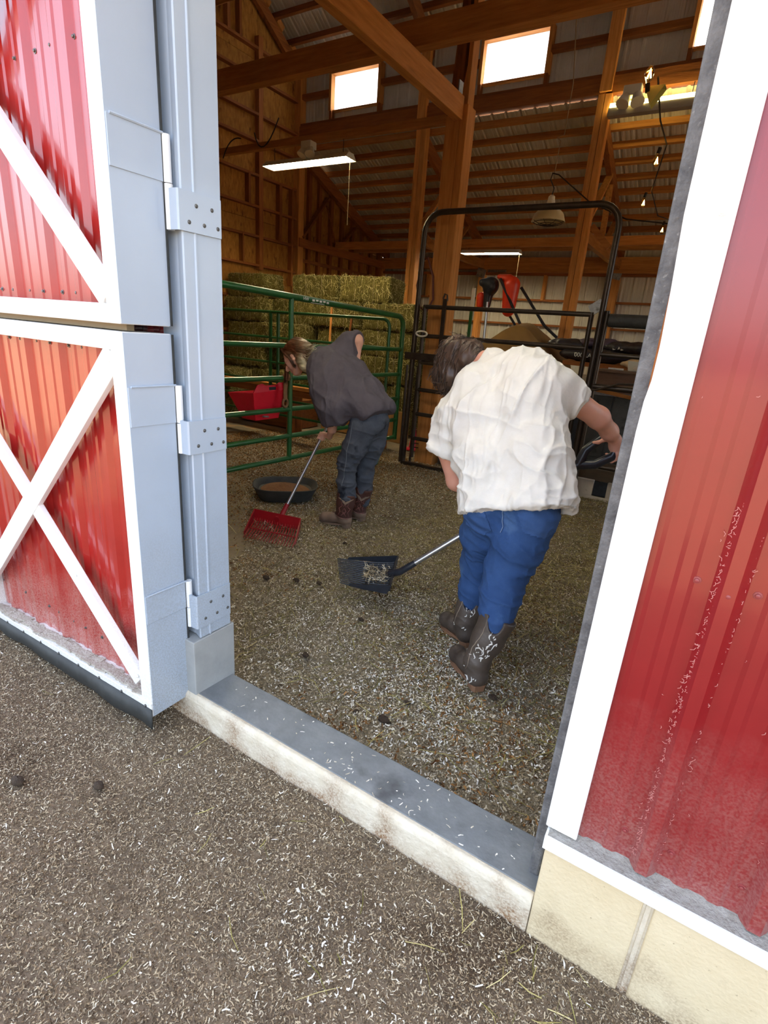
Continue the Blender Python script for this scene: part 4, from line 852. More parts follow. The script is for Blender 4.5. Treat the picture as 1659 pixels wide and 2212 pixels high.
def bale_strands(V, Q, seed, n=2200):
    rng = np.random.default_rng(seed); f = Q[rng.integers(0, len(Q), n)]; c = V[f].mean(1); nn = vnormals(V, Q)[f[:, 0]]; c = c+nn*0.006
    t = rng.normal(0, 1, (n, 3))*np.array([0.5, 1, 1.0]); t -= nn*(t*nn).sum(1)[:, None]*0.85; t /= np.linalg.norm(t, axis=1)[:, None]; s = np.cross(t, nn); s /= np.maximum(np.linalg.norm(s, axis=1), 1e-6)[:, None]
    l = rng.uniform(0.02, 0.12, n)[:, None]; w = rng.uniform(0.001, 0.003, n)[:, None]
    W_ = np.stack([c-t*l/2-s*w, c-t*l/2+s*w, c+t*l/2+s*w, c+t*l/2-s*w], 1).reshape(-1, 3); return W_, np.arange(n*4).reshape(-1, 4)
PROTO = []
def bale_proto(seed):
    V, Q = bale_mesh(seed); SV, SQ = bale_strands(V, Q, seed); me = []
    for nm, a, b, m, sm in (('body', V, Q, HAYB, True), ('loose_strands', SV, SQ, HAYM, False)):
        o = np_mesh(nm, a, b, m, None, smooth=sm); me.append(o.data); bpy.data.objects.remove(o, do_unlink=True)
    tw = MB()
    for x in (-0.17, 0.17): tw.tube([(x, -0.226, 0.004), (x, 0.226, 0.004), (x, 0.226, 0.383), (x, -0.226, 0.383)], 0.003, 4, closed=True)
    o = tw.build('twine', TAN_CORD, None); me.append(o.data); bpy.data.objects.remove(o, do_unlink=True)
    return me
BP = [bale_proto(s) for s in (1, 2, 3)]
def bale(i, x, y, z, rz, label):
    t = thing('hay_bale', (x, y, z), label, 'hay bale', 'hay bales stacked against the left wall'); t.rotation_euler = (random.uniform(-.015, .015), random.uniform(-.02, .02), rz+random.uniform(-.04, .04))
    for nm, me in zip(('body', 'loose_strands', 'twine'), BP[i % 3]):
        c = bpy.data.objects.new(nm, me); link(c, t)
        if nm == 'loose_strands': c['kind'] = 'stuff'
tiers = ['bottom', 'second', 'third', 'fourth', 'fifth', 'sixth']
i = 0
for k in range(6):
    z = 0.392*k; xs = [-7.40+(0.06 if k % 2 else 0), -6.46, -5.48+(0.06 if k % 2 else 0), -4.52]
    for j, x in enumerate(xs):
        if k == 5 and j == 3: continue
        if k == 5: x = [-7.40, -6.02, -5.06][j]
        yy = 7.45+random.uniform(-0.05, 0.05)+(0.06 if k == 5 else 0)+(-0.18 if j == 0 else 0)
        if k in (1, 3) and j == 1: 
            pos = 'laid end-on'; bale(i, x-0.24, yy+0.1, z, math.pi/2, 'end-on hay bale, %s tier up, left of the middle of the stack' % tiers[k]); i += 1
            bale(i, x+0.25, yy+0.1, z, math.pi/2, 'end-on hay bale, %s tier up, at the middle of the stack' % tiers[k]); i += 1; continue
        bale(i, x, yy, z, 0, 'hay bale in the %s tier up, %s from the left' % (tiers[k], ['first', 'second', 'third', 'fourth'][j])); i += 1
bale(i, -7.35, 6.55, 0.0, 0.1, 'hay bale on the floor in front of the stack, at far left'); i += 1
bale(i, -7.40, 6.60, 0.392, -0.1, 'hay bale set on the one in front of the stack, at far left'); i += 1
bale(i, -6.3, 8.0, 2.0, 0.1, 'dim hay bale at the back of the stack behind the gap'); i += 1

# ------------------------------------------------------------------ things about the stall
REDP = mat('red_plastic', (206, 18, 40), rough=0.35, col2=(226, 30, 54), mix=0.7, scale=8)
BLK = mat('black_plastic', (30, 33, 40), rough=0.3, col2=(46, 50, 58), mix=0.6, scale=20)
ALU = mat('brushed_handle', (188, 190, 192), rough=0.28, metal=0.85)
LEATHER = mat('brown_leather', (104, 72, 42), rough=0.7, col2=(132, 96, 60), mix=0.7, scale=20)
# low bench boards and box in front of the hay
B = thing('plank_bench', (-6.2, 6.1, 0), 'low wooden bench behind the red feeder, in front of the hay', 'bench')
MB().box(-7.6, -4.9, 5.95, 6.25, 0.66, 0.71).build('seat_plank', WX, B, bevel=0.004); MB().box(-7.6, -4.9, 5.98, 6.02, 0.56, 0.66).build('apron', DX, B)
for x in (-7.4, -5.35): box('leg', (x-0.05, x+0.05, 5.98, 6.22, 0, 0.66), DZ, B)
o = MB().box(-6.7, -5.5, 6.3, 6.85, 0.0, 0.44).build('wooden_crate', DX, bevel=0.006, loc=(-6.1, 6.5, 0)); tag(o, 'low brown board crate on the floor under the bench edge', 'crate')
o = MB().box(-5.35, -3.75, 6.75, 6.80, 0.0, 0.46).build('leaning_sheet', mat('tan_board', (150, 108, 56), rough=0.8, col2=(176, 132, 72), mix=0.7, scale=5), bevel=0.004, loc=(-4.5, 6.78, 0)); tag(o, 'tan board standing on edge along the foot of the hay stack', 'board')
# red hook-over feeder on the gate
F = thing('hook_feeder', (-3.62, 3.60, 0.69), 'bright red plastic hook-over feeder behind the green gate', 'feeder')
rim = [(-3.50, 3.42, 0.97), (-3.50, 3.86, 0.97), (-3.80, 3.86, 0.93), (-3.80, 3.42, 0.93)]; rim[0] = (-3.50, 3.44, 0.955)
bot = [(-3.535, 3.50, 0.70), (-3.535, 3.80, 0.70), (-3.72, 3.78, 0.70), (-3.72, 3.52, 0.70)]
MB().add(rim+bot, [(4, 5, 1, 0), (5, 6, 2, 1), (6, 7, 3, 2), (7, 4, 0, 3), (7, 6, 5, 4)]).build('basin', REDP, F, solid=0.008, bevel=0.012)
MB().add([(-3.50, 3.44, 0.955), (-3.50, 3.86, 0.97), (-3.51, 3.84, 1.03), (-3.51, 3.78, 1.035), (-3.51, 3.74, 1.015), (-3.51, 3.60, 1.012), (-3.51, 3.56, 1.03), (-3.51, 3.50, 1.02)], [tuple(range(8))]).build('back_flange', REDP, F, solid=0.010)
MB().obox((-3.497, 3.68, 0.985), (0.004, 0.085, 0.028)).build('slot', BLK, F); MB().tube([(-3.49, 3.55, 0.74), (-3.49, 3.62, 0.73)], 0.008, 6).build('clip', GALV, F)
t = thing('leather_strap', (-3.45, 3.72, 0.85), 'brown leather strap with a ring hanging on the green gate', 'strap')
MB().obox((-3.425, 3.775, 1.0), (0.012, 0.045, 0.22)).build('strap', LEATHER, t, bevel=0.003); MB().tube([(-3.425, 3.775+0.032*math.cos(a*0.5236), 0.855+0.038*math.sin(a*0.5236)) for a in range(12)], 0.012, 8, closed=True).build('ring', LEATHER, t, smooth=True)
MB().lathe([(0.03, -0.03), (0.042, 0.0), (0.03, 0.03)], (-3.43, 3.79, 1.09), 10).build('knot', LEATHER, t, smooth=True)
# rubber feed pan
def loop_pan(c, prof, m, name, parent, n=40, sq=3.2, rot=0.3, ex=1.12, ey_=0.95):
    V = []; 
    for r, z in prof:
        for k in range(n):
            a = 2*math.pi*k/n; q = (abs(math.cos(a))**sq+abs(math.sin(a))**sq)**(-1/sq); x, y = r*q*math.cos(a)*ex, r*q*math.sin(a)*ey_
            V.append((c[0]+x*math.cos(rot)-y*math.sin(rot), c[1]+x*math.sin(rot)+y*math.cos(rot), c[2]+z))
    Fc = [(i*n+k, i*n+(k+1) % n, (i+1)*n+(k+1) % n, (i+1)*n+k) for i in range(len(prof)-1) for k in range(n)]+[tuple(range(n-1, -1, -1)), tuple((len(prof)-1)*n+k for k in range(n))]
    return MB().add(V, Fc).build(name, m, parent, smooth=True)
PN = thing('feed_pan', (-3.27, 3.62, 0), 'black rubber feed pan with brown feed on the floor', 'pan')
loop_pan((-3.27, 3.62, 0), [(0.19, 0.0), (0.215, 0.01), (0.262, 0.115), (0.270, 0.128), (0.262, 0.132), (0.250, 0.126), (0.220, 0.075), (0.10, 0.07)], RUBBER, 'basin', PN, rot=0.75)
FEED = mat('brown_feed', (120, 78, 48), rough=0.95, col2=(150, 110, 72), mix=0.7, scale=40, bump=0.6, bscale=120)
loop_pan((-3.27, 3.62, 0), [(0.215, 0.07), (0.19, 0.088), (0.10, 0.10), (0.06, 0.125), (0.015, 0.14)], FEED, 'feed', PN, sq=2.2, rot=0.2)
# the two manure forks the people hold
def fork(name, label, SK, top, B0, B1, T0, T1, m, nt, wall, load, hr=0.0125, dgrip=None):
    t = thing(name, tuple(T0), label, 'fork'); SK = Vector(SK); top = Vector(top); B0, B1, T0, T1 = map(Vector, (B0, B1, T0, T1)); up = Vector((0, 0, 1))
    MB().tube([SK, top], hr, 12).build('handle', ALU, t, smooth=True)
    ax = (top-SK).normalized(); bm_ = (B0+B1)/2
    MB().tube([bm_+up*wall*0.5, SK-ax*0.02, SK+ax*0.09], [0.026, 0.022, 0.018], 10).build('socket', m, t, smooth=True)
    lat = (B1-B0).normalized(); tn = ((T0+T1)/2-bm_).normalized()
    bk = MB(); bk.add([B0, B1, B1+up*wall-tn*wall*0.35, B0+up*wall-tn*wall*0.35], [(0, 1, 2, 3)]); bk.build('back_plate', m, t, solid=0.010)
    for s, P0, P1 in ((0, B0, T0), (1, B1, T1)):
        MB().add([P0, P0+(P1-P0)*0.82, P0+(P1-P0)*0.8+up*wall*0.25, P0+up*wall-tn*wall*0.35], [(0, 1, 2, 3)]).build('side_wall', m, t, solid=0.008)
    o0 = None
    for k in range(nt):
        f = (k+0.5)/nt; a = B0.lerp(B1, f); b = T0.lerp(T1, f); a2 = a+up*wall*0.35-tn*0.02
        MB().tube([a2, a+tn*0.02+up*0.004, a.lerp(b, 0.5)-up*0.006, b+up*0.004], [0.0055, 0.006, 0.0055, 0.003], 6).build('tine', m, t, smooth=True)
    MB().tube([B0.lerp(T0, 0.45), B1.lerp(T1, 0.45)], 0.005, 6).build('cross_bar', m, t)
    if load:
        C = np.array([list(B0.lerp(B1, random.uniform(0.1, 0.75)).lerp(T0.lerp(T1, random.uniform(0.1, 0.75)), random.uniform(0.05, 0.5))+up*random.uniform(0.008, 0.055)) for _ in range(load)])
        flakes('load', C, 0.010, 0.07, 0.002, 0.005, CH_IN, lift=0.5, parent=t)
    return t
RF = mat('red_fork_plastic', (130, 6, 20), rough=0.42, col2=(152, 12, 26), mix=0.7, scale=8)
FR = fork('manure_fork', 'red plastic manure fork with silver handle resting on the bedding', (-2.765, 3.03, 0.10), (-2.64, 3.80, 1.26), (-2.955, 2.90, 0.035), (-2.54, 2.985, 0.035), (-2.775, 2.60, 0.022), (-2.35, 2.70, 0.022), RF, 18, 0.085, 26)
FB = fork('manure_fork', 'black manure fork lifting shavings in front of the white shirt', (-1.335, 2.50, 0.235), (-0.565, 2.855, 0.945), (-1.345, 2.345, 0.14), (-1.500, 2.690, 0.165), (-1.612, 2.265, 0.145), (-1.838, 2.535, 0.15), BLK, 15, 0.055, 320, hr=0.0165)
Sg, Gg = Vector((-1.335, 2.50, 0.235)), Vector((-0.565, 2.855, 0.945)); axg = (Gg-Sg).normalized()
e1 = Vector((-0.577, 2.86, 0.94)); g0 = Vector((-0.415, 2.945, 1.062)); sidev = Vector((-0.12, 0.30, 0.02)).normalized()
cy = axg.cross(Vector((0.5, -0.8, 0.3))).normalized()
lp = [Gg-axg*0.06, Gg+axg*0.03, Gg+axg*0.10+cy*0.045, Gg+axg*0.19+cy*0.055, Gg+axg*0.225+cy*0.035, Gg+axg*0.225-cy*0.035, Gg+axg*0.19-cy*0.055, Gg+axg*0.10-cy*0.045, Gg+axg*0.03]
MB().tube(lp, [0.024, 0.028, 0.024, 0.024, 0.022, 0.022, 0.024, 0.024, 0.028], 12).build('grip', BLK, FB, smooth=True)
MB().lathe([(0.004, 0), (0.004, 0.004)], Gg-axg*0.02+Vector((0.01, -0.02, 0.008)), 8, (0.3, -0.8, 0.3)).build('rivet', ALU, FB)

# ------------------------------------------------------------------ clutter beyond the panel
TARPM = mat('tan_tarp', (124, 92, 46), rough=0.8, col2=(146, 112, 60), mix=0.7, scale=3, bump=0.4, bscale=12)
nx, ny = 60, 30; X, Y = np.meshgrid(np.linspace(-4.75, -1.95, nx), np.linspace(7.9, 9.0, ny), indexing='ij'); x, y = X.ravel(), Y.ravel()
Z = 1.22+0.62*np.exp(-((x+2.75)/0.50)**2)*(1-0.25*np.abs(y-8.45))+0.32*np.exp(-((x+3.85)/0.55)**2)-0.9*np.clip((8.05-y)/0.15, 0, 1)-0.5*np.clip((x+2.15)/0.2, 0, 1)+0.05*(fnoise(np.stack([x*3, y*3, x*0], 1), 5)-0.5)
I = np.arange(nx*ny).reshape(nx, ny); TV = np.stack([x, y, Z], 1)
o = np_mesh('tarp', TV, np.stack([I[:-1, :-1], I[1:, :-1], I[1:, 1:], I[:-1, 1:]], -1).reshape(-1, 4), TARPM, loc=(-3.3, 8.4, 0)); tag(o, 'tan tarp draped in a hump behind the white-shirted person', 'tarp')
o = MB().box(-4.7, -2.05, 8.1, 8.95, 0.0, 1.15).build('storage_rack', DX, bevel=0.01, loc=(-3.4, 8.5, 0)); tag(o, 'dark wooden rack under the tan tarp', 'rack')
o = MB().box(-2.02, 0.6, 8.05, 8.8, 1.30, 1.36).build('shelf_board', DX, bevel=0.004, loc=(-0.7, 8.4, 1.3)); tag(o, 'dark shelf board carrying the feed sacks', 'shelf')
ORG = mat('orange_cowl', (226, 62, 22), rough=0.4, col2=(200, 44, 20), mix=0.7, scale=6)
M_ = thing('hung_motor', (-3.4, 8.5, 1.45), 'orange and black motor propped on thin legs above the tarp', 'machine')
s = SDF(0.014); s.ell((-3.44, 8.5, 2.36), (0.13, 0.12, 0.14), k=0.03).cone((-3.46, 8.5, 2.28), (-3.46, 8.48, 2.08), 0.08, 0.06).cone((-3.44, 8.45, 2.42), (-3.55, 8.42, 2.40), 0.05, 0.06); V, Q = s.mesh(1); np_mesh('engine', V, Q, BLK, M_)
s = SDF(0.014); s.cone((-3.10, 8.5, 2.38), (-3.10, 8.5, 2.02), 0.13, 0.10).cone((-3.32, 8.5, 2.50), (-3.16, 8.5, 2.46), 0.035, 0.08); V, Q = s.mesh(1); np_mesh('cowl', V, Q, ORG, M_)
s = SDF(0.014); s.cone((-3.58, 8.5, 2.20), (-3.58, 8.5, 2.08), 0.07, 0.06); V, Q = s.mesh(1); np_mesh('cowl', V, Q, ORG, M_)
for a, b, m in (((-3.43, 8.42, 2.12), (-3.40, 8.42, 1.30), ALU), ((-3.26, 8.4, 2.46), (-2.60, 8.4, 1.45), BLK), ((-2.98, 8.6, 2.36), (-2.52, 8.6, 1.82), BLK), ((-2.52, 8.6, 1.82), (-2.3, 8.6, 1.66), BLK), ((-2.90, 8.55, 2.0), (-2.62, 8.55, 2.02), ALU)): MB().tube([a, b], 0.022, 8).build('leg', m, M_, smooth=True)
MB().tube([(-3.15, 8.55, 2.02), (-3.05, 8.55, 1.9), (-2.95, 8.55, 1.78), (-2.94, 8.55, 1.60)], 0.02, 6).build('leg', BLK, M_, smooth=True)
def sack(c, L, Wd, H, rz, m, label, txt=None):
    t = thing('feed_sack', c, label, 'sack'); s = SDF(0.016); rt = Euler((0, 0, rz)); ex = rt.to_matrix() @ Vector((1, 0, 0))
    for f, r_ in ((-0.42, 0.8), (-0.2, 1), (0.05, 0.95), (0.25, 1), (0.42, 0.8)): s.ell(Vector(c)+ex*(L*f)+Vector((0, 0, H/2)), (L*0.22, Wd/2*r_, H/2*r_), rt, 0.05)
    V, Q = s.mesh(2); V += vnormals(V, Q)*((fnoise(V*11, 3)-0.5)*0.035)[:, None]; np_mesh('bag', V, Q, m, t)
    if txt: text3(txt, t, Vector(c)-rt.to_matrix() @ Vector((L*0.30, Wd/2+0.012, -H*0.34)), ex, (0, 0.10, 1), H*0.42, LET)
    return t
SK1 = mat('black_sack', (30, 28, 34), rough=0.45, col2=(58, 54, 60), mix=0.7, scale=9); SK2 = mat('plum_sack', (64, 48, 70), rough=0.5, col2=(90, 74, 92), mix=0.7, scale=9); SK3 = mat('green_black_sack', (28, 36, 34), rough=0.4, col2=(52, 58, 56), mix=0.7, scale=9)
sack((-2.05, 8.25, 1.49), 0.42, 0.38, 0.17, 0.1, SK1, 'black feed sack beside the tarp, left of the slim post', None)
sack((-1.62, 8.18, 1.36), 0.78, 0.40, 0.19, 0.0, SK1, 'black feed sack printed 000 LAYER on the shelf', '000 LAYER')
sack((-1.60, 8.28, 1.54), 0.50, 0.34, 0.15, -0.1, SK2, 'plum coloured feed sack lying on the black ones')
sack((-1.20, 8.2, 1.50), 0.62, 0.36, 0.17, -0.15, SK1, 'black feed sack with white print right of the plum sack', None)
sack((-0.62, 8.3, 1.52), 0.7, 0.36, 0.20, 0.05, SK3, 'dark green sack behind the cream rag')
for k in range(5): MB().obox((-1.36+0.05*k, 8.045+0.006*k, 1.565+0.012*(k % 2)), (0.035, 0.004, 0.028), Euler((0, -0.25, -0.15))).build('print', LET, bpy.data.objects['feed_sack.003'])
RAG = mat('cream_cloth', (196, 170, 134), rough=0.9, col2=(216, 196, 164), mix=0.7, scale=6)
s = SDF(0.014); s.ell((-0.85, 7.9, 1.42), (0.26, 0.14, 0.06), k=0.05).ell((-0.62, 7.92, 1.47), (0.16, 0.14, 0.10), k=0.05).ell((-1.08, 7.9, 1.38), (0.14, 0.12, 0.04), k=0.05).cone((-1.02, 7.80, 1.36), (-1.04, 7.78, 1.25), 0.05, 0.02)
V, Q = s.mesh(1); V += vnormals(V, Q)*((fnoise(V*10, 8)-0.5)*0.05)[:, None]; tag(np_mesh('rag', V, Q, RAG, loc=(-0.85, 7.9, 1.36)), 'cream rag hanging over the shelf edge at right', 'cloth')
o = MB().box(-2.02, 0.6, 7.62, 8.06, 1.08, 1.12).build('shelf_board', DX, loc=(-0.7, 7.8, 1.1)); tag(o, 'lower shelf board behind the brown box', 'shelf')
o = MB().box(-2.25, -1.30, 7.35, 7.85, 0.86, 1.20).build('pale_chest', mat('pale_chest', (168, 152, 124), rough=0.6), bevel=0.015, loc=(-1.8, 7.6, 0.86)); tag(o, 'pale chest half hidden behind the slim post and shirt', 'chest')
bx = thing('brown_box', (-0.95, 7.05, 1.066), 'flat brown wooden box on the grey bin', 'box')
MB().box(-1.29, -0.45, 6.92, 7.30, 1.066, 1.30).build('body', mat('weathered_box', (92, 66, 50), rough=0.7, col2=(120, 92, 72), mix=0.7, scale=4, stretch=(1, 8, 8)), bx, bevel=0.006); MB().box(-1.31, -0.43, 6.90, 7.32, 1.295, 1.325).build('lid', mat('weathered_box_lid', (120, 96, 76), rough=0.7, var=0.15), bx, bevel=0.004)
o = MB().prism([(-0.98, 1.326), (-0.86, 1.326), (-0.83, 1.44), (-1.0, 1.44)], 'y', 6.98, 7.10).build('paper_cup', mat('cup_paper', (206, 204, 188), rough=0.7), bevel=0.006, loc=(-0.92, 7.04, 1.326)); tag(o, 'square off-white tub on the brown box', 'tub')
o = MB().box(-0.85, -0.72, 7.12, 7.24, 1.326, 1.53).build('blue_carton', mat('blue_print', (30, 60, 150), rough=0.5, var=0.2), bevel=0.006, loc=(-0.78, 7.18, 1.326)); tag(o, 'blue carton beside the pink bottle', 'carton')
pb = thing('pink_bottle', (-0.64, 7.02, 1.326), 'pink bottle with a pale stick in it on the box', 'bottle')
MB().lathe([(0.06, 0), (0.065, 0.02), (0.065, 0.13), (0.045, 0.17), (0.03, 0.18), (0.03, 0.21)], (-0.64, 7.02, 1.326), 16).build('body', mat('pink_plastic', (190, 50, 84), rough=0.35), pb, smooth=True)
MB().tube([(-0.64, 7.02, 1.45), (-0.56, 7.0, 1.86)], 0.012, 6).build('stick', mat('pale_stick', (206, 176, 120), rough=0.7), pb); MB().lathe([(0.05, 0), (0.065, 0.03), (0.04, 0.06)], (-0.655, 7.0, 1.545), 10).build('cap', REDP, pb, smooth=True)
for k in range(3):
    o = MB().obox((-0.86+0.07*k, 6.95+0.02*(k % 2), 1.345+0.012*(k % 3)), (0.13, 0.07, 0.010), Euler((0.5, 0.5*(-1)**k, 0.6*k))).build('paper_slip', [LAMPW, LET, BLK][k % 3], loc=(-0.86+0.07*k, 6.95, 1.33)); tag(o, ['cream paper slip in the litter on the brown box', 'white paper slip in the litter on the brown box', 'black printed slip in the litter on the brown box'][k], 'paper', 'paper slips on the brown box')
o = MB().tube([(-1.19, 6.93, 1.337), (-1.02, 6.93, 1.337)], 0.012, 8).build('white_tube', LET, loc=(-1.1, 6.93, 1.33)); tag(o, 'small white tube lying at the left of the brown box lid', 'tube')
BINM = mat('grey_bin_steel', (62, 64, 62), rough=0.5, metal=0.4, col2=(92, 94, 92), mix=0.7, scale=5, mottle=(44, 44, 42), mscale=8, mthr=0.6)
bn = thing('grey_bin', (-0.6, 7.0, 0), 'dark grey ribbed steel feed bin behind the panel', 'bin')
xs = [-1.56, -1.34, -1.04, -0.70, -0.36, -0.02, 0.32, 0.6]
for a, b in zip(xs[:-1], xs[1:]):
    MB().box(a+0.006, b-0.006, 6.78, 6.80, 0.30, 1.03).build('panel', BINM if a > -1.5 else MATS['black_plastic'], bn, bevel=0.004)
box('body', (-1.56, 0.6, 6.80, 7.34, 0.22, 1.03), BINM, bn); box('rim', (-1.58, 0.62, 6.76, 7.36, 1.03, 1.065), GALV, bn, bevel=0.004); box('plinth', (-1.6, 0.64, 6.74, 7.38, 0.0, 0.24), mat('plinth_dirt', (84, 70, 54), rough=0.9, var=0.2), bn)
box('stay', (-1.60, -1.58, 6.70, 6.74, 0.2, 1.0), WZ, bn)
o = MB().beam((-1.3, 6.72, 1.10), (-0.3, 6.72, 0.98), 0.02, 0.04).build('wood_slat', WX, loc=(-0.8, 6.72, 1.04)); tag(o, 'orange wood slat leaning along the bin rim', 'slat')
WB_ = mat('chalky_white_board', (178, 168, 150), rough=0.85, col2=(206, 198, 182), mix=0.7, scale=6, mottle=(120, 100, 78), mscale=10, mthr=0.62)
wb = thing('white_footboard', (-0.9, 5.98, 0), 'chalky white footboard with a dark gap at the panel foot', 'board')
for a, b in ((-1.17, -0.93), (-0.79, -0.45)): MB().box(a, b, 5.93, 5.98, -0.01, 0.20).build('plank', WB_, wb, bevel=0.006)
box('gap_block', (-0.93, -0.79, 5.965, 5.98, 0.03, 0.19), MATS['black_plastic'], wb); box('lower_rail', (-1.17, -0.45, 5.925, 5.935, -0.01, 0.03), WB_, wb)
o = MB().box(-3.1, 1.6, 5.86, 6.02, 0.22, 0.36).build('kick_board', DX, bevel=0.008, loc=(-0.5, 5.94, 0.22)) if False else None
o = MB().box(-2.88, 1.6, 6.06, 6.14, 0.0, 0.30).build('kick_board', mat('grimy_board', (74, 62, 50), rough=0.9, col2=(98, 84, 66), mix=0.7, scale=4, stretch=(1, 6, 6)), bevel=0.008, loc=(-0.5, 6.1, 0)); tag(o, 'dark kick board along the foot of the tube panels', 'board')
o = thing('t_post', (-2.78, 6.35, 0), 'green steel T post with a white cap beside the thick post', 'post')
MB().obox((-2.80, 6.4, 0.93), (0.035, 0.02, 1.9)).build('stake', GREEN, o); MB().obox((-2.80, 6.4, 2.0), (0.04, 0.026, 0.26)).build('cap', LAMPW, o)
o = MB().lathe([(0.11, 0), (0.105, 0.02), (0.06, 0.03), (0.018, 0.34)], (-3.52, 6.55, 0.0), 14).build('traffic_cone', mat('pink_red_cone', (206, 40, 66), rough=0.5), smooth=True, loc=(-3.52, 6.55, 0)); tag(o, 'small red cone on the floor left of the thick post', 'cone')
o = MB().lathe([(0.10, 0), (0.13, 0.22), (0.135, 0.23)], (-3.95, 6.15, 0.30), 16).build('red_pail', REDP, smooth=True, loc=(-3.95, 6.15, 0.3)); tag(o, 'red pail seen through the gate beside the grey jeans', 'pail')
o = MB().box(-4.1, -3.8, 6.0, 6.3, 0.0, 0.30).build('upturned_crate', DX, bevel=0.01, loc=(-3.95, 6.15, 0)); tag(o, 'dark crate under the red pail behind the gate', 'crate')
o = MB().obox((-3.42, 6.7, 0.55), (0.10, 0.05, 1.06)).build('dark_bag', BLK, bevel=0.02, loc=(-3.42, 6.7, 0)); tag(o, 'black bag hanging beside the thick post', 'bag')
o = MB().obox((-3.175, 6.05, 0.96), (0.05, 0.06, 0.22), Euler((0, 0.1, 0))).build('red_halter', REDP, bevel=0.012, loc=(-3.3, 6.22, 0.86)); tag(o, 'red halter hung on the left face of the thick post', 'halter')
w = MB().tube([(-3.26, 5.9, 2.35), (-3.30, 5.88, 2.1), (-3.24, 5.86, 1.88), (-3.14, 5.86, 1.80), (-3.06, 5.86, 1.95), (-3.10, 5.88, 2.2), (-3.20, 5.9, 2.4)], 0.012, 6, closed=True).build('lead_rope', mat('brown_rope', (96, 50, 40), rough=0.9), smooth=True, loc=(-3.2, 5.88, 1.8)); tag(w, 'brown lead rope looped over the post above the gate', 'rope')
for i, (x, z0, z1, lx, lab) in enumerate(((-5.55, 0.62, 1.95, 0.04, 'pale wooden tool handle leaning on the hay, left one'), (-5.15, 0.75, 1.75, -0.10, 'thin dark tool handle leaning on the hay, right one'))):
    o = MB().tube([(x+lx, 7.05, 0.02), (x, 7.18, z1)], 0.018, 8).build('tool_handle', WZ if i == 0 else DZ, smooth=True, loc=(x, 7.1, 0)); tag(o, lab, 'tool')
o = MB().beam((-1.2, 12.2, 1.7), (-0.98, 12.2, 2.80), 0.04, 0.05, (0, 1, 0)).build('leaning_pole', WZ, loc=(-1.1, 12.2, 1.7)); tag(o, 'pale pole leaning against the back wall at right', 'pole')
# ------------------------------------------------------------------ people
def skin_mat(name, c1, c2):
    m = mat(name, c1, rough=0.5, col2=c2, mix=0.8, scale=9, bump=0.05, bscale=120, spec=0.4); b = m.node_tree.nodes['Principled BSDF']
    b.inputs['Subsurface Weight'].default_value = 0.12; b.inputs['Subsurface Radius'].default_value = (0.012, 0.005, 0.003); b.inputs['Subsurface Scale'].default_value = 0.6; return m
SKIN_A = skin_mat('fair_skin_flushed', (214, 152, 130), (228, 172, 150)); SKIN_B = skin_mat('fair_skin', (212, 160, 138), (226, 178, 156))
def cloth(name, c1, c2, sc=14, rough=0.9, bump=0.25, bs=260, **k):
    m = mat(name, c1, rough=rough, col2=c2, mix=0.9, scale=sc, bump=bump, bscale=bs, spec=0.2, **k); return m
TEE_W = cloth('white_cotton', (224, 220, 210), (236, 234, 228), bump=0.55, bs=16); TEE_G = cloth('charcoal_cotton', (82, 77, 84), (98, 93, 100), bump=0.4, bs=18)
JEAN_A = cloth('blue_denim', (38, 64, 108), (62, 92, 140), 9, mottle=(82, 112, 154), mscale=4.5, mthr=0.60); JEAN_B = cloth('faded_grey_denim', (58, 63, 74), (98, 104, 114), 9, mottle=(38, 41, 50), mscale=9, mthr=0.55)
BOOT_A = mat('dark_brown_boot', (58, 48, 42), rough=0.5, col2=(92, 80, 70), mix=0.8, scale=11, mottle=(120, 106, 92), mscale=6, mthr=0.66, bump=0.2, bscale=60)
BOOT_B = mat('dusty_brown_boot', (112, 92, 78), rough=0.7, col2=(140, 118, 100), mix=0.8, scale=10, bump=0.2, bscale=60); SHAFT_B = mat('oxblood_shaft', (66, 38, 34), rough=0.55, col2=(88, 54, 46), mix=0.8, scale=14)
SOLE = mat('tan_sole', (136, 100, 74), rough=0.7, var=0.12); INLAY = mat('white_inlay', (226, 222, 214), rough=0.5); STITCH = mat('rose_stitching', (158, 104, 98), rough=0.7); WELT = mat('pale_welt', (150, 134, 116), rough=0.6)
THREAD = mat('denim_thread', (120, 140, 170), rough=0.8)
def tint_mat(name, rough=0.45, bump=0.5, bs=(30, 30, 30)):
    m = bpy.data.materials.new(name); m.use_nodes = True; N = m.node_tree.nodes; L = m.node_tree.links; b = N['Principled BSDF']; b.inputs['Roughness'].default_value = rough
    a = N.new('ShaderNodeVertexColor'); a.layer_name = 'tint'; L.new(a.outputs[0], b.inputs['Base Color']); return m
HAIRM = tint_mat('hair')
V3 = lambda *a: Vector(a)
def lerp(a, b, t): return Vector(a)*(1-t)+Vector(b)*t
def folds(V, Q, frame, amp, fu, fv, seed, sharp=2.0, mask=None):
    """cloth folds: ridged noise stretched along the frame's second axis"""
    o, U, A, D = [np.array(x) for x in frame]; P = V-o; u, v, d = P@U, P@A, P@D
    wq = np.stack([u*4, v*4, d*4], 1); warp = (fnoise(wq, seed+3, 2)-0.5)*1.6
    n = fnoise(np.stack([u*fu+warp, v*fv+warp*0.4, d*fu*0.6], 1), seed, 2); r = 1-np.abs(2*n-1); dsp = amp*(r**sharp-0.45)
    if mask is not None: dsp = dsp*mask(u, v, d)
    return V+vnormals(V, Q)*dsp[:, None]
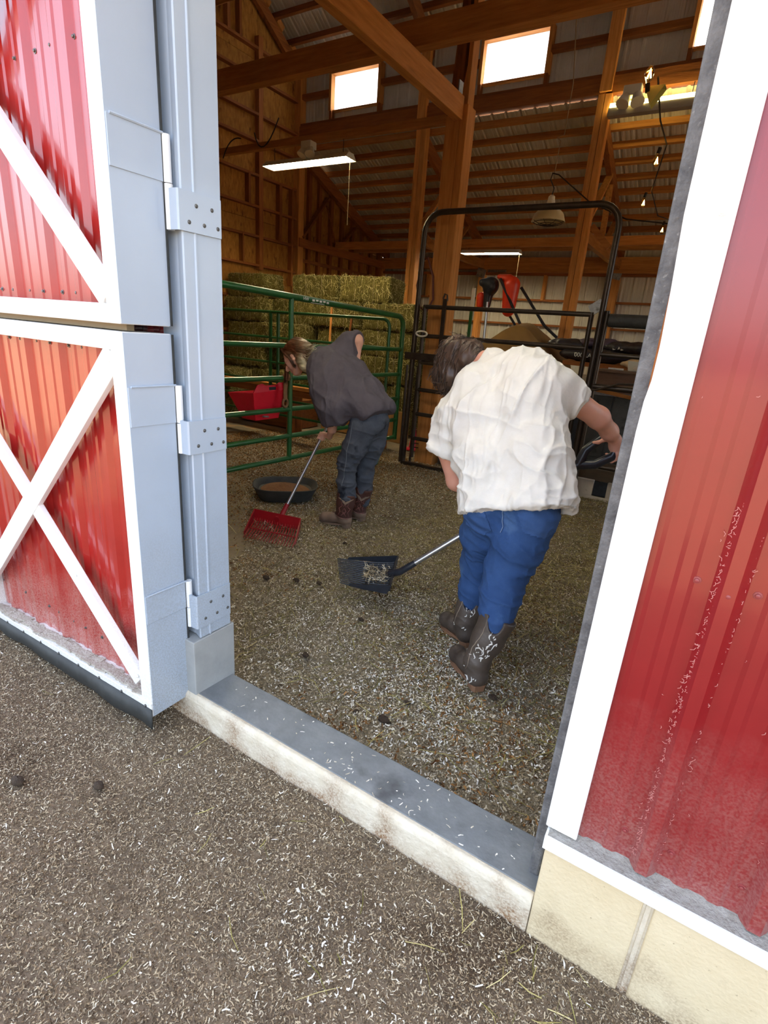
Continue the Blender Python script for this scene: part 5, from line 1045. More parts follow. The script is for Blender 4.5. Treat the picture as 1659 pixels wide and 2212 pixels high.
def patch(name, V, Q, sel, off, m, parent, edge=None):
    """part of a garment surface lifted off as a piece of its own (a pocket)"""
    k = sel(V); f = Q[k[Q].all(1)]
    if len(f) == 0: return None
    ids, inv = np.unique(f, return_inverse=True); N = vnormals(V, Q)[ids]; return np_mesh(name, V[ids]+N*off, inv.reshape(f.shape), m, parent)
def finger(s, pts, r=0.0085, k=0.006): s.chain(pts, [r*1.05]+[r]*(len(pts)-2)+[r*0.82], k); return s
def head_ops(s, c, f, u, sc=1.0, ear=True):
    """skull, brow, cheeks, nose, lips, jaw and ears round centre c; f = where the face looks, u = crown"""
    c, f, u = Vector(c), Vector(f).normalized(), Vector(u); l = u.cross(f).normalized(); u = f.cross(l).normalized(); p = lambda a, b, d: c+(l*a+f*b+u*d)*sc
    rot = Matrix((l, f, u)).transposed()
    s.ell(p(0, -0.012, 0.030), Vector((0.074, 0.094, 0.086))*sc, rot, 0.02); s.ell(p(0, 0.036, -0.030), Vector((0.056, 0.050, 0.072))*sc, rot, 0.03)
    s.ell(p(0, 0.062, -0.088), Vector((0.026, 0.022, 0.020))*sc, rot, 0.025)                            # chin
    for a in (-1, 1):
        s.ell(p(a*0.036, 0.056, -0.030), Vector((0.024, 0.022, 0.024))*sc, rot, 0.02)                   # cheek
        s.cone(p(a*0.058, 0.0, -0.045), p(a*0.020, 0.052, -0.090), 0.020*sc, 0.018*sc, 0.025)           # jaw
        s.cone(p(a*0.010, 0.080, 0.022), p(a*0.044, 0.066, 0.018), 0.012*sc, 0.010*sc, 0.012)           # brow
        s.ell(p(a*0.031, 0.074, 0.000), Vector((0.015, 0.011, 0.010))*sc, rot, 0.006)                   # lid
        if ear: s.ell(p(a*0.075, -0.012, 0.0), Vector((0.010, 0.019, 0.030))*sc, rot, 0.008); s.ell(p(a*0.080, -0.010, -0.028), Vector((0.008, 0.012, 0.012))*sc, rot, 0.006)
    s.cone(p(0, 0.086, 0.010), p(0, 0.110, -0.030), 0.009*sc, 0.014*sc, 0.010)                          # nose
    for a in (-1, 1): s.ell(p(a*0.010, 0.096, -0.036), Vector((0.009, 0.010, 0.008))*sc, rot, 0.006)
    s.cone(p(-0.018, 0.082, -0.055), p(0.018, 0.082, -0.055), 0.008*sc, 0.008*sc, 0.006); s.cone(p(-0.014, 0.082, -0.066), p(0.014, 0.082, -0.066), 0.009*sc, 0.009*sc, 0.006)
    return p, rot
def strands(name, curves, m, parent, r=0.0022):
    mb = MB(); cols = []
    for pts, c0, c1 in curves:
        n0 = len(mb.v); n = len(pts); mb.tube(pts, [r*(0.7 if i in (0, n-1) else 1) for i in range(n)], 4)
        for i in range(n):
            t = max(0.0, (i/(n-1)-0.45)/0.55)**1.6; cols += [tuple(c0[j]*(1-t)+c1[j]*t for j in range(3))]*4
    V = np.array(mb.v); cols = np.array(cols, np.float32); q = [f for f in mb.f if len(f) == 4]
    return np_mesh(name, V, np.array(q), m, parent, attr=cols, kind='stuff')
lin = lambda c: srgb(c)[:3]

# ---- person in the white shirt, seen from behind, bending to lift the black fork
PA = thing('person', (-0.74, 2.25, 0), 'person in white t-shirt, blue jeans and dark inlaid boots bending over the black fork', 'person')
ax_ = (V3(-0.93, 2.60, 1.44)-V3(-0.68, 2.30, 0.86)).normalized(); lat = V3(0.95, -0.10, 0.20); lat = (lat-ax_*lat.dot(ax_)).normalized(); dep = lat.cross(ax_).normalized()   # dep points to the chest side or away
if dep.y < 0: dep = -dep
gripc = V3(-0.415, 2.945, 1.062)
s = SDF(0.005)
s.chain([V3(-0.70, 2.34, 0.84), V3(-0.80, 2.46, 1.10), V3(-0.90, 2.58, 1.34), V3(-1.00, 2.62, 1.44)], [0.12, 0.13, 0.12, 0.065], 0.05)
s.chain([V3(-1.00, 2.62, 1.44), V3(-1.135, 2.680, 1.441)], [0.062, 0.058], 0.03)
head_ops(s, V3(-1.244, 2.740, 1.411), V3(-0.62, 0.60, -0.52), V3(-0.30, 0.42, 0.85), 1.06)
s.chain([V3(-1.06, 2.53, 1.30), V3(-1.141, 2.480, 1.011), V3(-1.078, 2.520, 0.828), V3(-0.975, 2.60, 0.76), V3(-0.945, 2.655, 0.69)], [0.058, 0.050, 0.044, 0.034, 0.028], 0.03)
s.ell(V3(-0.930, 2.675, 0.655), (0.030, 0.024, 0.046), None, 0.02)
shaft = (V3(-0.565, 2.855, 0.945)-V3(-1.335, 2.50, 0.235)).normalized(); hc = V3(-1.335, 2.50, 0.235)+shaft*0.66
n1 = V3(0.3, -0.9, 0.3); n1 = (n1-shaft*n1.dot(shaft)).normalized(); n2 = shaft.cross(n1)
for k in range(4):
    b = hc+shaft*(0.030-0.019*k); finger(s, [b+n2*0.018+n1*0.022, b+n2*0.030-n1*0.006, b+n2*0.006-n1*0.030, b-n2*0.022-n1*0.014], 0.0088)
finger(s, [hc+n2*0.022+n1*0.024+shaft*0.03, hc+n1*0.034+shaft*0.045, hc-n2*0.020+n1*0.022+shaft*0.05], 0.0095)
s.chain([V3(-0.68, 2.47, 1.40), V3(-0.559, 2.560, 1.315), V3(-0.468, 2.720, 1.237), V3(-0.424, 2.840, 1.163), V3(-0.399, 2.910, 1.116)], [0.062, 0.056, 0.050, 0.040, 0.029], 0.03)
kn = V3(-0.383, 2.940, 1.057)
s.cone(V3(-0.399, 2.910, 1.116), kn, 0.030, 0.026, 0.02); s.ell(V3(-0.395, 2.925, 1.081), (0.030, 0.022, 0.032), None, 0.02)
for k in range(4):
    o = V3(-0.006, 0.020, 0.006)*(k-1.5); finger(s, [kn+o, kn+o+V3(0.004, 0.012, -0.030), kn+o+V3(-0.020, 0.012, -0.048), kn+o+V3(-0.042, 0.006, -0.040)], 0.0088)
finger(s, [V3(-0.420, 2.900, 1.114), V3(-0.449, 2.890, 1.110), V3(-0.470, 2.885, 1.095), V3(-0.493, 2.880, 1.090)], 0.0105)
V, Q = s.mesh(1); np_mesh('body', V, Q, SKIN_A, PA)
# hair
hc_ = V3(*V3(-1.244, 2.740, 1.411)); hu = V3(-0.30, 0.42, 0.85).normalized(); hf = V3(-0.62, 0.60, -0.52).normalized()
s = SDF(0.006); s.ell(hc_+hu*0.035-hf*0.02, (0.108, 0.112, 0.112), None, 0.03); s.ell(hc_-hf*0.06-hu*0.02, (0.085, 0.085, 0.09), None, 0.03)
s.chain([hc_+V3(-0.06, 0.0, 0.02), hc_+V3(-0.075, -0.005, -0.06), hc_+V3(-0.06, -0.01, -0.125)], [0.055, 0.052, 0.030], 0.03)
s.chain([hc_+V3(0.02, -0.04, 0.09), hc_+V3(0.10, -0.07, 0.085), hc_+V3(0.15, -0.09, 0.07)], [0.055, 0.05, 0.03], 0.03)
s.chain([hc_+V3(0.05, -0.05, 0.03), hc_+V3(0.11, -0.085, 0.045), hc_+V3(0.165, -0.105, 0.05)], [0.060, 0.056, 0.040], 0.03)
s.chain([hc_+V3(-0.02, -0.06, -0.02), hc_+V3(0.02, -0.085, -0.06), hc_+V3(0.01, -0.09, -0.11)], [0.055, 0.045, 0.02], 0.03)
V, Q = s.mesh(1); V = folds(V, Q, (hc_, V3(1, 0, 0), V3(0.3, -0.2, 0.9), V3(0, 1, 0)), 0.016, 26, 7, 5)
nz = fnoise(V*np.array([60, 60, 14]), 4)[:, None]; np_mesh('hair', V, Q, HAIRM, PA, attr=np.array(lin((40, 28, 24)))*(1-nz)+np.array(lin((98, 76, 62)))*nz)
N = vnormals(V, Q); ids = RNG.integers(0, len(V), 420); cv = []
for i in ids:
    p = Vector(V[i]); n = Vector(N[i]); d = V3(-0.25, -0.15, -0.9)+V3(*RNG.normal(0, 0.35, 3)); d = (d-n*d.dot(n)).normalized(); L_ = RNG.uniform(0.03, 0.08)
    cv.append(([p+n*0.002, p+d*L_*0.5+n*RNG.uniform(0.002, 0.009), p+d*L_+n*RNG.uniform(-0.004, 0.010)], lin((44, 32, 26)), lin((112, 90, 74))))
strands('hair_strands', cv, HAIRM, PA, 0.0016)
# jeans
s = SDF(0.006)
for a, kx in ((-1, 0.0), (1, 0.0)):
    s.ell(V3(-0.70, 2.28, 0.84)+lat*(0.085*a), (0.125, 0.120, 0.13), None, 0.05)
s.chain([V3(-0.585, 2.27, 0.82), V3(-0.620, 2.25, 0.67), V3(-0.643, 2.240, 0.554), V3(-0.643, 2.180, 0.429), V3(-0.629, 2.130, 0.347), V3(-0.635, 2.11, 0.24)], [0.120, 0.106, 0.092, 0.083, 0.060, 0.045], 0.06)
s.chain([V3(-0.79, 2.32, 0.80), V3(-0.835, 2.37, 0.63), V3(-0.848, 2.420, 0.461), V3(-0.848, 2.420, 0.314), V3(-0.854, 2.420, 0.243), V3(-0.86, 2.42, 0.20)], [0.112, 0.100, 0.088, 0.078, 0.058, 0.045], 0.05)
V, Q = s.mesh(2)
V = folds(V, Q, (V3(-0.7, 2.3, 0.5), V3(0.25, 0, 1), V3(1, 0.2, -0.2), V3(0, 1, 0)), 0.011, 11, 3.0, 12, 3.6, mask=lambda u, v, d: np.clip(1.25-np.abs(u-0.05)*1.5, 0.45, 1))
V = folds(V, Q, (V3(-0.7, 2.3, 0.5), V3(0.5, 0, 0.85), V3(0.85, 0.2, -0.5), V3(0, 1, 0)), 0.007, 24, 6.0, 92, 3.6)
JA = np_mesh('jeans', V, Q, JEAN_A, PA)
def pocket_sel(c, hw, hh):
    c = np.array(c)
    def f(P):
        d = P-c; u = d@np.array(lat); w = d[:, 2]-0.18*u; return (np.abs(u) < hw) & (w < hh) & (w > -hh-0.035*(1-np.abs(u)/hw)) & (P[:, 1] < 2.30)
    return f
for c in ((-0.825, 2.2, 0.80), (-0.545, 2.15, 0.865)): patch('back_pocket', V, Q, pocket_sel(c, 0.068, 0.075), 0.004, cloth('denim_pocket', (46, 74, 120), (70, 100, 150), 9), JA)
def stitch(pts, parent, r=0.0018, m=THREAD):
    Vv = V; out = []
    for p in pts:
        i = np.argmin(((Vv-np.array(p))**2).sum(1)); out.append(Vector(Vv[i]+vnormals_cache[i]*0.005))
    MB().tube(out, r, 5).build('seam', m, parent)
vnormals_cache = vnormals(V, Q)
stitch([V3(-0.688, 2.14, 0.93-0.022*k) for k in range(9)], JA)
# shirt
s = SDF(0.0055)
for a in (-1, 1):
    s.chain([V3(-0.655, 2.25, 0.82)+lat*(0.112*a), V3(-0.745, 2.36, 1.04)+lat*(0.112*a), V3(-0.84, 2.46, 1.24)+lat*(0.116*a), V3(-0.905, 2.545, 1.37)+lat*(0.110*a)], [0.158, 0.150, 0.150, 0.122], 0.06)
s.cone(V3(-0.955, 2.585, 1.425), V3(-0.985, 2.605, 1.455), 0.100, 0.075, 0.05)
slL = V3(-1.130, 2.460, 0.998); slR = V3(-0.559, 2.570, 1.314)
s.chain([V3(-1.035, 2.52, 1.31), V3(-1.10, 2.49, 1.18), V3(*slL)], [0.112, 0.098, 0.088], 0.05)
s.chain([V3(-0.70, 2.47, 1.40), V3(-0.635, 2.50, 1.37), V3(*slR)], [0.105, 0.092, 0.078], 0.05)
dl = (V3(*slL)-V3(-1.05, 2.51, 1.28)).normalized(); dr = (V3(*slR)-V3(-0.68, 2.48, 1.39)).normalized()
s.cut_ell(V3(*slL)+dl*0.145, (0.14, 0.14, 0.14), None, 0.006); s.cut_ell(V3(*slR)+dr*0.130, (0.13, 0.13, 0.13), None, 0.006)
hem = V3(*V3(-0.623, 2.140, 0.881)); hn = V3(-0.30, 0.34, 0.86); hl = V3(*V3(-0.401, 2.160, 0.953))-V3(*V3(-0.871, 2.160, 0.810)); hn = (hn-hl*(hn.dot(hl)/hl.length_squared)).normalized()
s.cut_plane(hem, -hn)
V, Q = s.mesh(2)
V = folds(V, Q, (V3(-0.8, 2.4, 1.1), (lat*0.85-ax_*0.55).normalized(), (ax_*0.85+lat*0.55).normalized(), dep), 0.019, 8.5, 2.4, 21, 4.0)
V = folds(V, Q, (V3(-0.8, 2.4, 1.1), (lat*0.95-ax_*0.2).normalized(), (ax_*0.95+lat*0.2).normalized(), dep), 0.008, 20, 5.0, 77, 4.0)
V = folds(V, Q, (V3(-0.8, 2.4, 1.1), (lat*0.6+ax_*0.8).normalized(), (lat*0.8-ax_*0.6).normalized(), dep), 0.015, 13, 4.0, 41, 4.0, mask=lambda u, v, d: np.clip(0.7-u*2.2, 0, 1))
SHA = np_mesh('t_shirt', V, Q, TEE_W, PA)
hh_ = (V-np.array(hem))@np.array(hn)
# boots
def boot(parent, heel, toe, top, mfoot, mshaft, hsole, name='boot', r_top=0.074, r_ank=0.056, collar=None, scallop=None, ht=0.0):
    """cowboy boot: foot, shaft up to top, stacked heel and sole"""
    heel, toe, top = Vector(heel), Vector(toe), Vector(top); d = V3(toe.x-heel.x, toe.y-heel.y, 0).normalized(); L_ = (V3(toe.x, toe.y, 0)-V3(heel.x, heel.y, 0)).length; z = V3(0, 0, 1); sd_ = d.cross(z)
    b = thing(name, tuple(heel)); b.parent = parent; b.location = heel-WLOC[parent]
    h0 = heel+d*0.035
    s = SDF(0.0045); ank = h0+d*0.02+z*0.13
    s.ell(h0+z*0.062, (0.042, 0.042, 0.040), None, 0.02)
    s.chain([h0+z*0.062, h0+d*(L_*0.42)+z*0.062, h0+d*(L_*0.70)+z*0.046, h0+d*(L_-0.055)+z*0.034], [0.040, 0.040, 0.040, 0.022], 0.03)
    s.chain([h0+z*0.07+d*0.005, ank, lerp(ank, top, 0.5), top], [0.044, r_ank, (r_ank+r_top)/2, r_top], 0.03)
    ta = (top-ank).normalized()
    s.cut_plane(top+ta*0.012, ta)
    if scallop is not None: s.cut_ell(top+ta*0.035+Vector(scallop)*r_top, (0.036, 0.036, 0.075), None, 0.004); s.cut_ell(top+ta*0.035-Vector(scallop)*r_top, (0.036, 0.036, 0.075), None, 0.004)
    V, Q = s.mesh(2); zc = ((V-np.array(ank))@np.array(ta)); shaft_mask = zc > -0.035
    V = folds(V, Q, (ank, ta, sd_, d), 0.005, 24, 3, 8, 2, mask=lambda u, v, dd: np.exp(-((u+0.01)/0.05)**2))
    f = shaft_mask[Q].all(1); N_ = vnormals(V, Q)
    if mfoot is mshaft: np_mesh('upper', V, Q, mfoot, b)
    else:
        for nm, ff, m in (('shaft', f, mshaft), ('vamp', ~f, mfoot)):
            ids, inv = np.unique(Q[ff], return_inverse=True); np_mesh(nm, V[ids], inv.reshape(-1, 4), m, b)
    # sole and heel
    out = []
    for t, w in ((0.0, 0.026), (0.06, 0.037), (0.2, 0.036), (0.42, 0.033), (0.62, 0.043), (0.8, 0.040), (0.93, 0.024), (1.0, 0.008)): out.append((t, w))
    pl = [heel+d*(L_*t-0.006)+sd_*w for t, w in out]+[heel+d*(L_*t-0.006)-sd_*w for t, w in reversed(out)]
    def zz(t): return 0.034-0.024*min(1, max(0, (t-0.18)/0.35))
    tl = [zz(t) for t, _ in out]; tl = tl+tl[::-1]; n = len(pl)
    MB().add([p+z*(h-0.008) for p, h in zip(pl, tl)]+[p+z*h for p, h in zip(pl, tl)], [tuple(range(n-1, -1, -1)), tuple(range(n, 2*n))]+[(i, (i+1) % n, n+(i+1) % n, n+i) for i in range(n)]).build('sole', hsole, b)
    hp = [heel+d*(L_*t-0.006)+sd_*(w*0.95) for t, w in out[:3]]+[heel+d*(L_*t-0.006)-sd_*(w*0.95) for t, w in reversed(out[:3])]; m_ = len(hp)
    MB().add([p.lerp(heel+d*0.03, 0.08)-z*ht for p in hp]+[p+z*0.028 for p in hp], [tuple(range(m_-1, -1, -1)), tuple(range(m_, 2*m_))]+[(i, (i+1) % m_, m_+(i+1) % m_, m_+i) for i in range(m_)]).build('heel', hsole, b)
    return b, V, N_, ank, ta
def on_boot(V, N, axis0, ta, cdir, strokes, m, parent, name, r=0.0026, flat=0.0016):
    """strokes in metres (u to the right as seen from cdir, v up the shaft), laid on the leather; each stroke is a piece of its own"""
    cd = Vector(cdir); cd = (cd-ta*cd.dot(ta)).normalized(); rt = ta.cross(cd)*1.0
    P = V-np.array(axis0); pu, pv, pd = P@np.array(rt), P@np.array(ta), P@np.array(cd); fr = pd > -0.01
    idx = np.where(fr)[0]
    for st_ in strokes:
        w = st_[0]; out = []; nn = []
        pts = st_[1:]; dense = []
        for a, b in zip(pts[:-1], pts[1:]): dense += [(a[0]+(b[0]-a[0])*t, a[1]+(b[1]-a[1])*t) for t in (0, 0.5)]
        dense.append(pts[-1])
        for (u, v) in dense:
            i = idx[np.argmin((pu[idx]-u)**2+(pv[idx]-v)**2)]; out.append(V[i]+N[i]*0.0012); nn.append(N[i])
        n = len(out); rr = [w*max(0.25, math.sin(math.pi*(k+0.6)/(n+0.2))) for k in range(n)]
        MB().tube(out, rr, 6).build(name, m, parent, smooth=True)
Btop = V3(*V3(-0.621, 2.130, 0.350)); e_cam = V3(0.3, -0.95, 0)
bA, bv, bn_, an, ta = boot(PA, (-0.628, 2.035, 0.0), (-0.855, 2.225, 0), Btop, BOOT_A, BOOT_A, SOLE, scallop=(0.1, -1.0, 0), r_top=0.085)
S0 = [(0.004, (-0.005, 0.150), (-0.012, 0.165), (-0.006, 0.178)), (0.003, (0.006, 0.160), (0.010, 0.172)), (0.003, (0.014, 0.156), (0.020, 0.166)), (0.0045, (0.004, 0.120), (0.012, 0.134), (0.002, 0.146)), (0.0045, (0.002, 0.098), (-0.002, 0.112), (0.010, 0.118)), (0.003, (0.022, 0.100), (0.024, 0.128), (0.034, 0.140), (0.036, 0.126)),
      (0.0035, (0.016, 0.082), (0.012, 0.094), (0.018, 0.102)), (0.003, (-0.016, 0.104), (-0.006, 0.088), (0.002, 0.070), (-0.010, 0.052)), (0.003, (-0.034, 0.066), (-0.038, 0.080), (-0.026, 0.090), (-0.012, 0.084), (-0.006, 0.068)), (0.0028, (-0.040, 0.102), (-0.032, 0.092)), (0.0025, (-0.028, 0.060), (-0.026, 0.062)), (0.0025, (-0.022, 0.066), (-0.020, 0.068)), (0.0025, (-0.016, 0.070), (-0.014, 0.072)),
      (0.003, (-0.036, 0.050), (-0.030, 0.040), (-0.022, 0.034), (-0.026, 0.028)), (0.004, (0.006, 0.030), (0.002, 0.044), (0.010, 0.050)), (0.0025, (-0.008, 0.042), (0.002, 0.050)), (0.003, (0.018, 0.052), (0.022, 0.066), (0.030, 0.074)), (0.0022, (0.020, 0.072), (0.020, 0.078)), (0.0022, (0.012, 0.060), (0.014, 0.068)), (0.002, (-0.050, 0.030), (-0.042, 0.034))]
on_boot(bv, bn_, an, ta, e_cam, S0, INLAY, bA, 'inlay')
S1 = [(0.0035, (0.006, -0.098), (0.010, -0.080), (0.002, -0.060)), (0.0035, (-0.012, -0.096), (-0.006, -0.084), (-0.016, -0.074), (-0.024, -0.080)), (0.003, (-0.004, -0.100), (-0.008, -0.092)), (0.0028, (0.012, -0.066), (0.014, -0.062)), (0.0025, (0.024, -0.070), (0.022, -0.058)), (0.0026, (-0.058, -0.045), (-0.052, -0.038)), (0.0026, (-0.048, -0.048), (-0.044, -0.036))]
on_boot(bv, bn_, an, ta, e_cam, S1, INLAY, bA, 'inlay')
on_boot(bv, bn_, an, ta, e_cam, [(0.0022,)+tuple((-0.050+0.006*math.sin(k*0.9)+0.008*(k/9), 0.225-0.030*k) for k in range(10))], WELT, bA, 'piping')
bB, bv, bn_, an, ta = boot(PA, (-0.815, 2.350, 0.0), (-1.045, 2.485, 0), V3(*V3(-0.855, 2.420, 0.251)), BOOT_A, BOOT_A, SOLE, scallop=(0.1, -1.0, 0), r_top=0.080)
S2 = [(0.0045, (-0.022, 0.080), (-0.014, 0.066)), (0.0045, (-0.006, 0.072), (0.010, 0.070), (0.020, 0.062)), (0.003, (-0.018, 0.034), (-0.006, 0.038), (-0.008, 0.050)), (0.003, (0.010, 0.040), (0.016, 0.048), (0.008, 0.052)), (0.002, (0.020, 0.090), (0.026, 0.070), (0.022, 0.052)), (0.0028, (-0.010, -0.03), (0.0, -0.024)), (0.0028, (0.004, -0.036), (0.012, -0.030)), (0.003, (-0.075, -0.052), (-0.066, -0.046)), (0.0025, (-0.060, -0.060), (-0.052, -0.052)), (0.002, (-0.070, -0.036), (-0.060, -0.030), (-0.052, -0.034))]
on_boot(bv, bn_, an, ta, e_cam, S2, INLAY, bB, 'inlay')
on_boot(bv, bn_, an, ta, e_cam, [(0.002,)+tuple((-0.052+0.004*math.sin(k*0.9), 0.15-0.026*k) for k in range(8))], WELT, bB, 'piping')

# ---- person in the charcoal shirt, side on, bending over the red fork
PB = thing('person', (-2.35, 3.42, 0), 'person in charcoal t-shirt, grey jeans and brown boots bent over the red fork', 'person')
hcB = V3(-2.985, 3.415, 1.300); hfB = V3(-0.74, -0.24, -0.63).normalized(); huB = V3(-0.62, -0.06, 0.78)
s = SDF(0.0045)
s.chain([V3(-2.26, 3.43, 0.93), V3(-2.42, 3.43, 1.10), V3(-2.60, 3.43, 1.25), V3(-2.76, 3.43, 1.33)], [0.11, 0.11, 0.10, 0.055], 0.05)
s.chain([V3(-2.74, 3.43, 1.325), V3(-2.84, 3.43, 1.315), V3(-2.92, 3.425, 1.30)], [0.055, 0.050, 0.050], 0.03)
pB, rotB = head_ops(s, hcB, hfB, huB, 1.10)
s.chain([V3(-2.56, 3.28, 1.24), V3(-2.42, 3.235, 0.95), V3(-2.515, 3.315, 0.80), V3(*V3(-2.598, 3.390, 0.721))], [0.045, 0.036, 0.032, 0.023], 0.03)
sS, sT = V3(-2.765, 3.03, 0.10), V3(-2.64, 3.80, 1.26); shB = (sT-sS).normalized(); hB = sS+shB*0.715
nb = V3(0.7, -0.6, 0.2); nb = (nb-shB*nb.dot(shB)).normalized(); mb_ = shB.cross(nb)
s.ell(hB+nb*0.026, (0.026, 0.024, 0.038), None, 0.02)
s.cone(V3(*V3(-2.598, 3.390, 0.721)), hB+nb*0.030+shB*0.02, 0.023, 0.022, 0.02)
for sg in (1,):
    for k in range(4):
        b = hB+shB*(0.026-0.0175*k); finger(s, [b+nb*0.026-mb_*0.014, b+nb*0.006-mb_*0.026, b-nb*0.020-mb_*0.012, b-nb*0.016+mb_*0.014], 0.0082)
finger(s, [hB+nb*0.024+shB*0.028, hB+mb_*0.022+shB*0.030+nb*0.010, hB+mb_*0.020+shB*0.040-nb*0.014], 0.009)
s.chain([V3(-2.68, 3.58, 1.40), V3(-2.56, 3.655, 1.475), V3(*V3(-2.561, 3.665, 1.449))], [0.050, 0.043, 0.040], 0.03); s.chain([V3(*V3(-2.561, 3.665, 1.449)), V3(*V3(-2.559, 3.650, 1.304)), V3(-2.60, 3.70, 1.22), V3(-2.655, 3.735, 1.16)], [0.040, 0.034, 0.026, 0.024], 0.02)
h2 = sS+shB*1.33
s.ell(h2+V3(0.012, -0.01, 0), (0.028, 0.028, 0.034), None, 0.02)
for k in range(4):
    b = h2+shB*(0.026-0.0175*k); finger(s, [b+nb*0.024, b-mb_*0.024, b-nb*0.022, b+mb_*0.010-nb*0.014], 0.0082)
finger(s, [h2+nb*0.020+shB*0.02, h2+mb_*0.024+shB*0.035, h2+mb_*0.016-nb*0.016+shB*0.045], 0.009)
V, Q = s.mesh(1); np_mesh('body', V, Q, SKIN_B, PB)
LASH = mat('lash', (60, 40, 34), rough=0.7); LIP = mat('lips', (176, 96, 92), rough=0.45); BROW = mat('eyebrow', (116, 84, 62), rough=0.8)
for a in (-1, 1):
    MB().tube([pB(a*0.018, 0.083, -0.006), pB(a*0.030, 0.087, -0.010), pB(a*0.043, 0.079, -0.006)], 0.0016, 5).build('eyelash', LASH, PB, smooth=True)
    MB().tube([pB(a*0.014, 0.090, 0.020), pB(a*0.030, 0.086, 0.027), pB(a*0.046, 0.074, 0.022)], [0.002, 0.003, 0.0015], 5).build('eyebrow', BROW, PB, smooth=True)
MB().tube([pB(-0.024, 0.078, -0.055), pB(-0.010, 0.089, -0.060), pB(0, 0.091, -0.061), pB(0.010, 0.089, -0.060), pB(0.024, 0.078, -0.055)], [0.0012, 0.003, 0.003, 0.003, 0.0012], 6).build('mouth_line', LIP, PB, smooth=True)
MB().tube([pB(-0.016, 0.085, -0.067), pB(0, 0.091, -0.069), pB(0.016, 0.085, -0.067)], [0.002, 0.004, 0.002], 6).build('lower_lip', LIP, PB, smooth=True)
# hair: auburn crown, dark length, bleached ends
s = SDF(0.005)
s.ell(pB(0, -0.022, 0.040), Vector((0.092, 0.104, 0.094)), rotB, 0.02); s.ell(pB(0, -0.060, 0.0), Vector((0.082, 0.070, 0.10)), rotB, 0.03)
s.cut_ell(pB(0.0, 0.112, -0.010), Vector((0.125, 0.092, 0.098)), rotB, 0.012); s.cut_ell(pB(0.095, 0.012, -0.022), Vector((0.030, 0.040, 0.042)), rotB, 0.010)
s.chain([pB(0.03, -0.075, 0.06), V3(-2.865, 3.375, 1.385), V3(-2.80, 3.36, 1.385)], [0.060, 0.055, 0.030], 0.03)
s.chain([pB(0.045, -0.075, 0.0), V3(-2.855, 3.345, 1.29), V3(-2.815, 3.335, 1.24), V3(-2.79, 3.34, 1.215)], [0.052, 0.046, 0.034, 0.014], 0.03)
s.chain([pB(-0.085, 0.03, 0.05), pB(-0.095, 0.055, -0.01), V3(-3.135, 3.48, 1.23), V3(-3.14, 3.47, 1.11)], [0.026, 0.024, 0.022, 0.012], 0.02)
V, Q = s.mesh(1); V = folds(V, Q, (hcB, V3(0.1, 0.3, 1), V3(1, 0.1, -0.25), V3(0, 1, 0)), 0.009, 34, 5, 15)
def hair_col(P):
    c = P-np.array(pB(0, 0.0, 0.10)); t = np.clip((c@np.array(V3(0.93, -0.1, -0.30))-0.02)/0.26, 0, 1)[:, None]; n = fnoise(P*np.array([22, 40, 50]), 6)[:, None]
    a = np.array(lin((96, 52, 28)))*(0.75+0.5*n); b = np.array(lin((104, 80, 56)))*(0.6+0.7*n); e = np.array(lin((196, 188, 152)))
    base = a*(1-np.clip(t*2.2, 0, 1))+b*np.clip(t*2.2, 0, 1); return base*(1-np.clip(t*2.6-1.75, 0, 1))+e*np.clip(t*2.6-1.75, 0, 1)
np_mesh('hair', V, Q, HAIRM, PB, attr=hair_col(V))
cv = []; rg = np.random.default_rng(5); RT, MDC, TP = (104, 58, 32), (92, 68, 48), (208, 202, 170)
for k in range(190):                                                   # long side hair sweeping back behind the ear to flipped ends
    f_ = rg.uniform(0, 1); a0 = pB(rg.uniform(-0.02, 0.02), 0.06-0.10*f_, 0.118-0.012*f_); a1 = pB(0.074+rg.normal(0, 0.004), 0.020-0.085*f_, 0.078+rg.normal(0, 0.006)); a2 = pB(0.096+rg.normal(0, 0.004), -0.038-0.055*f_, 0.030+rg.normal(0, 0.01))
    g = rg.uniform(0, 1); e_ = V3(-2.835+rg.normal(0, 0.012), 3.335+rg.normal(0, 0.014), 1.405-0.165*g); q_ = V3(-2.79+rg.normal(0, 0.012), 3.335+rg.normal(0, 0.014), 1.405-0.195*g); tip = q_+(V3(0.05, 0.0, rg.uniform(0.005, 0.03)) if g < 0.55 else V3(0.015, 0, -0.02))
    bl = rg.uniform() < 0.75; cv.append(([a0, a1, a2, e_, q_, tip], lin(RT), lin(TP) if bl else lin((132, 108, 76))))
for k in range(22):                                                    # lock in front of the ear
    o = V3(*rg.normal(0, 0.004, 3)); cv.append(([pB(0.030, 0.055, 0.112)+o, pB(0.082, 0.032, 0.050)+o, pB(0.088, 0.016, -0.005)+o, pB(0.080, 0.016, -0.075)+o*1.6], lin((96, 56, 32)), lin((70, 50, 38))))
for k in range(26):
    o = V3(*rg.normal(0, 0.007, 3)); cv.append(([pB(-0.02, 0.06, 0.115)+o, pB(-0.092, 0.06, 0.03)+o, V3(-3.135, 3.47, 1.22)+o, V3(-3.145, 3.46, 1.08)+o], lin((80, 46, 28)), lin((66, 50, 36))))
strands('hair_strands', cv, HAIRM, PB, 0.0019)
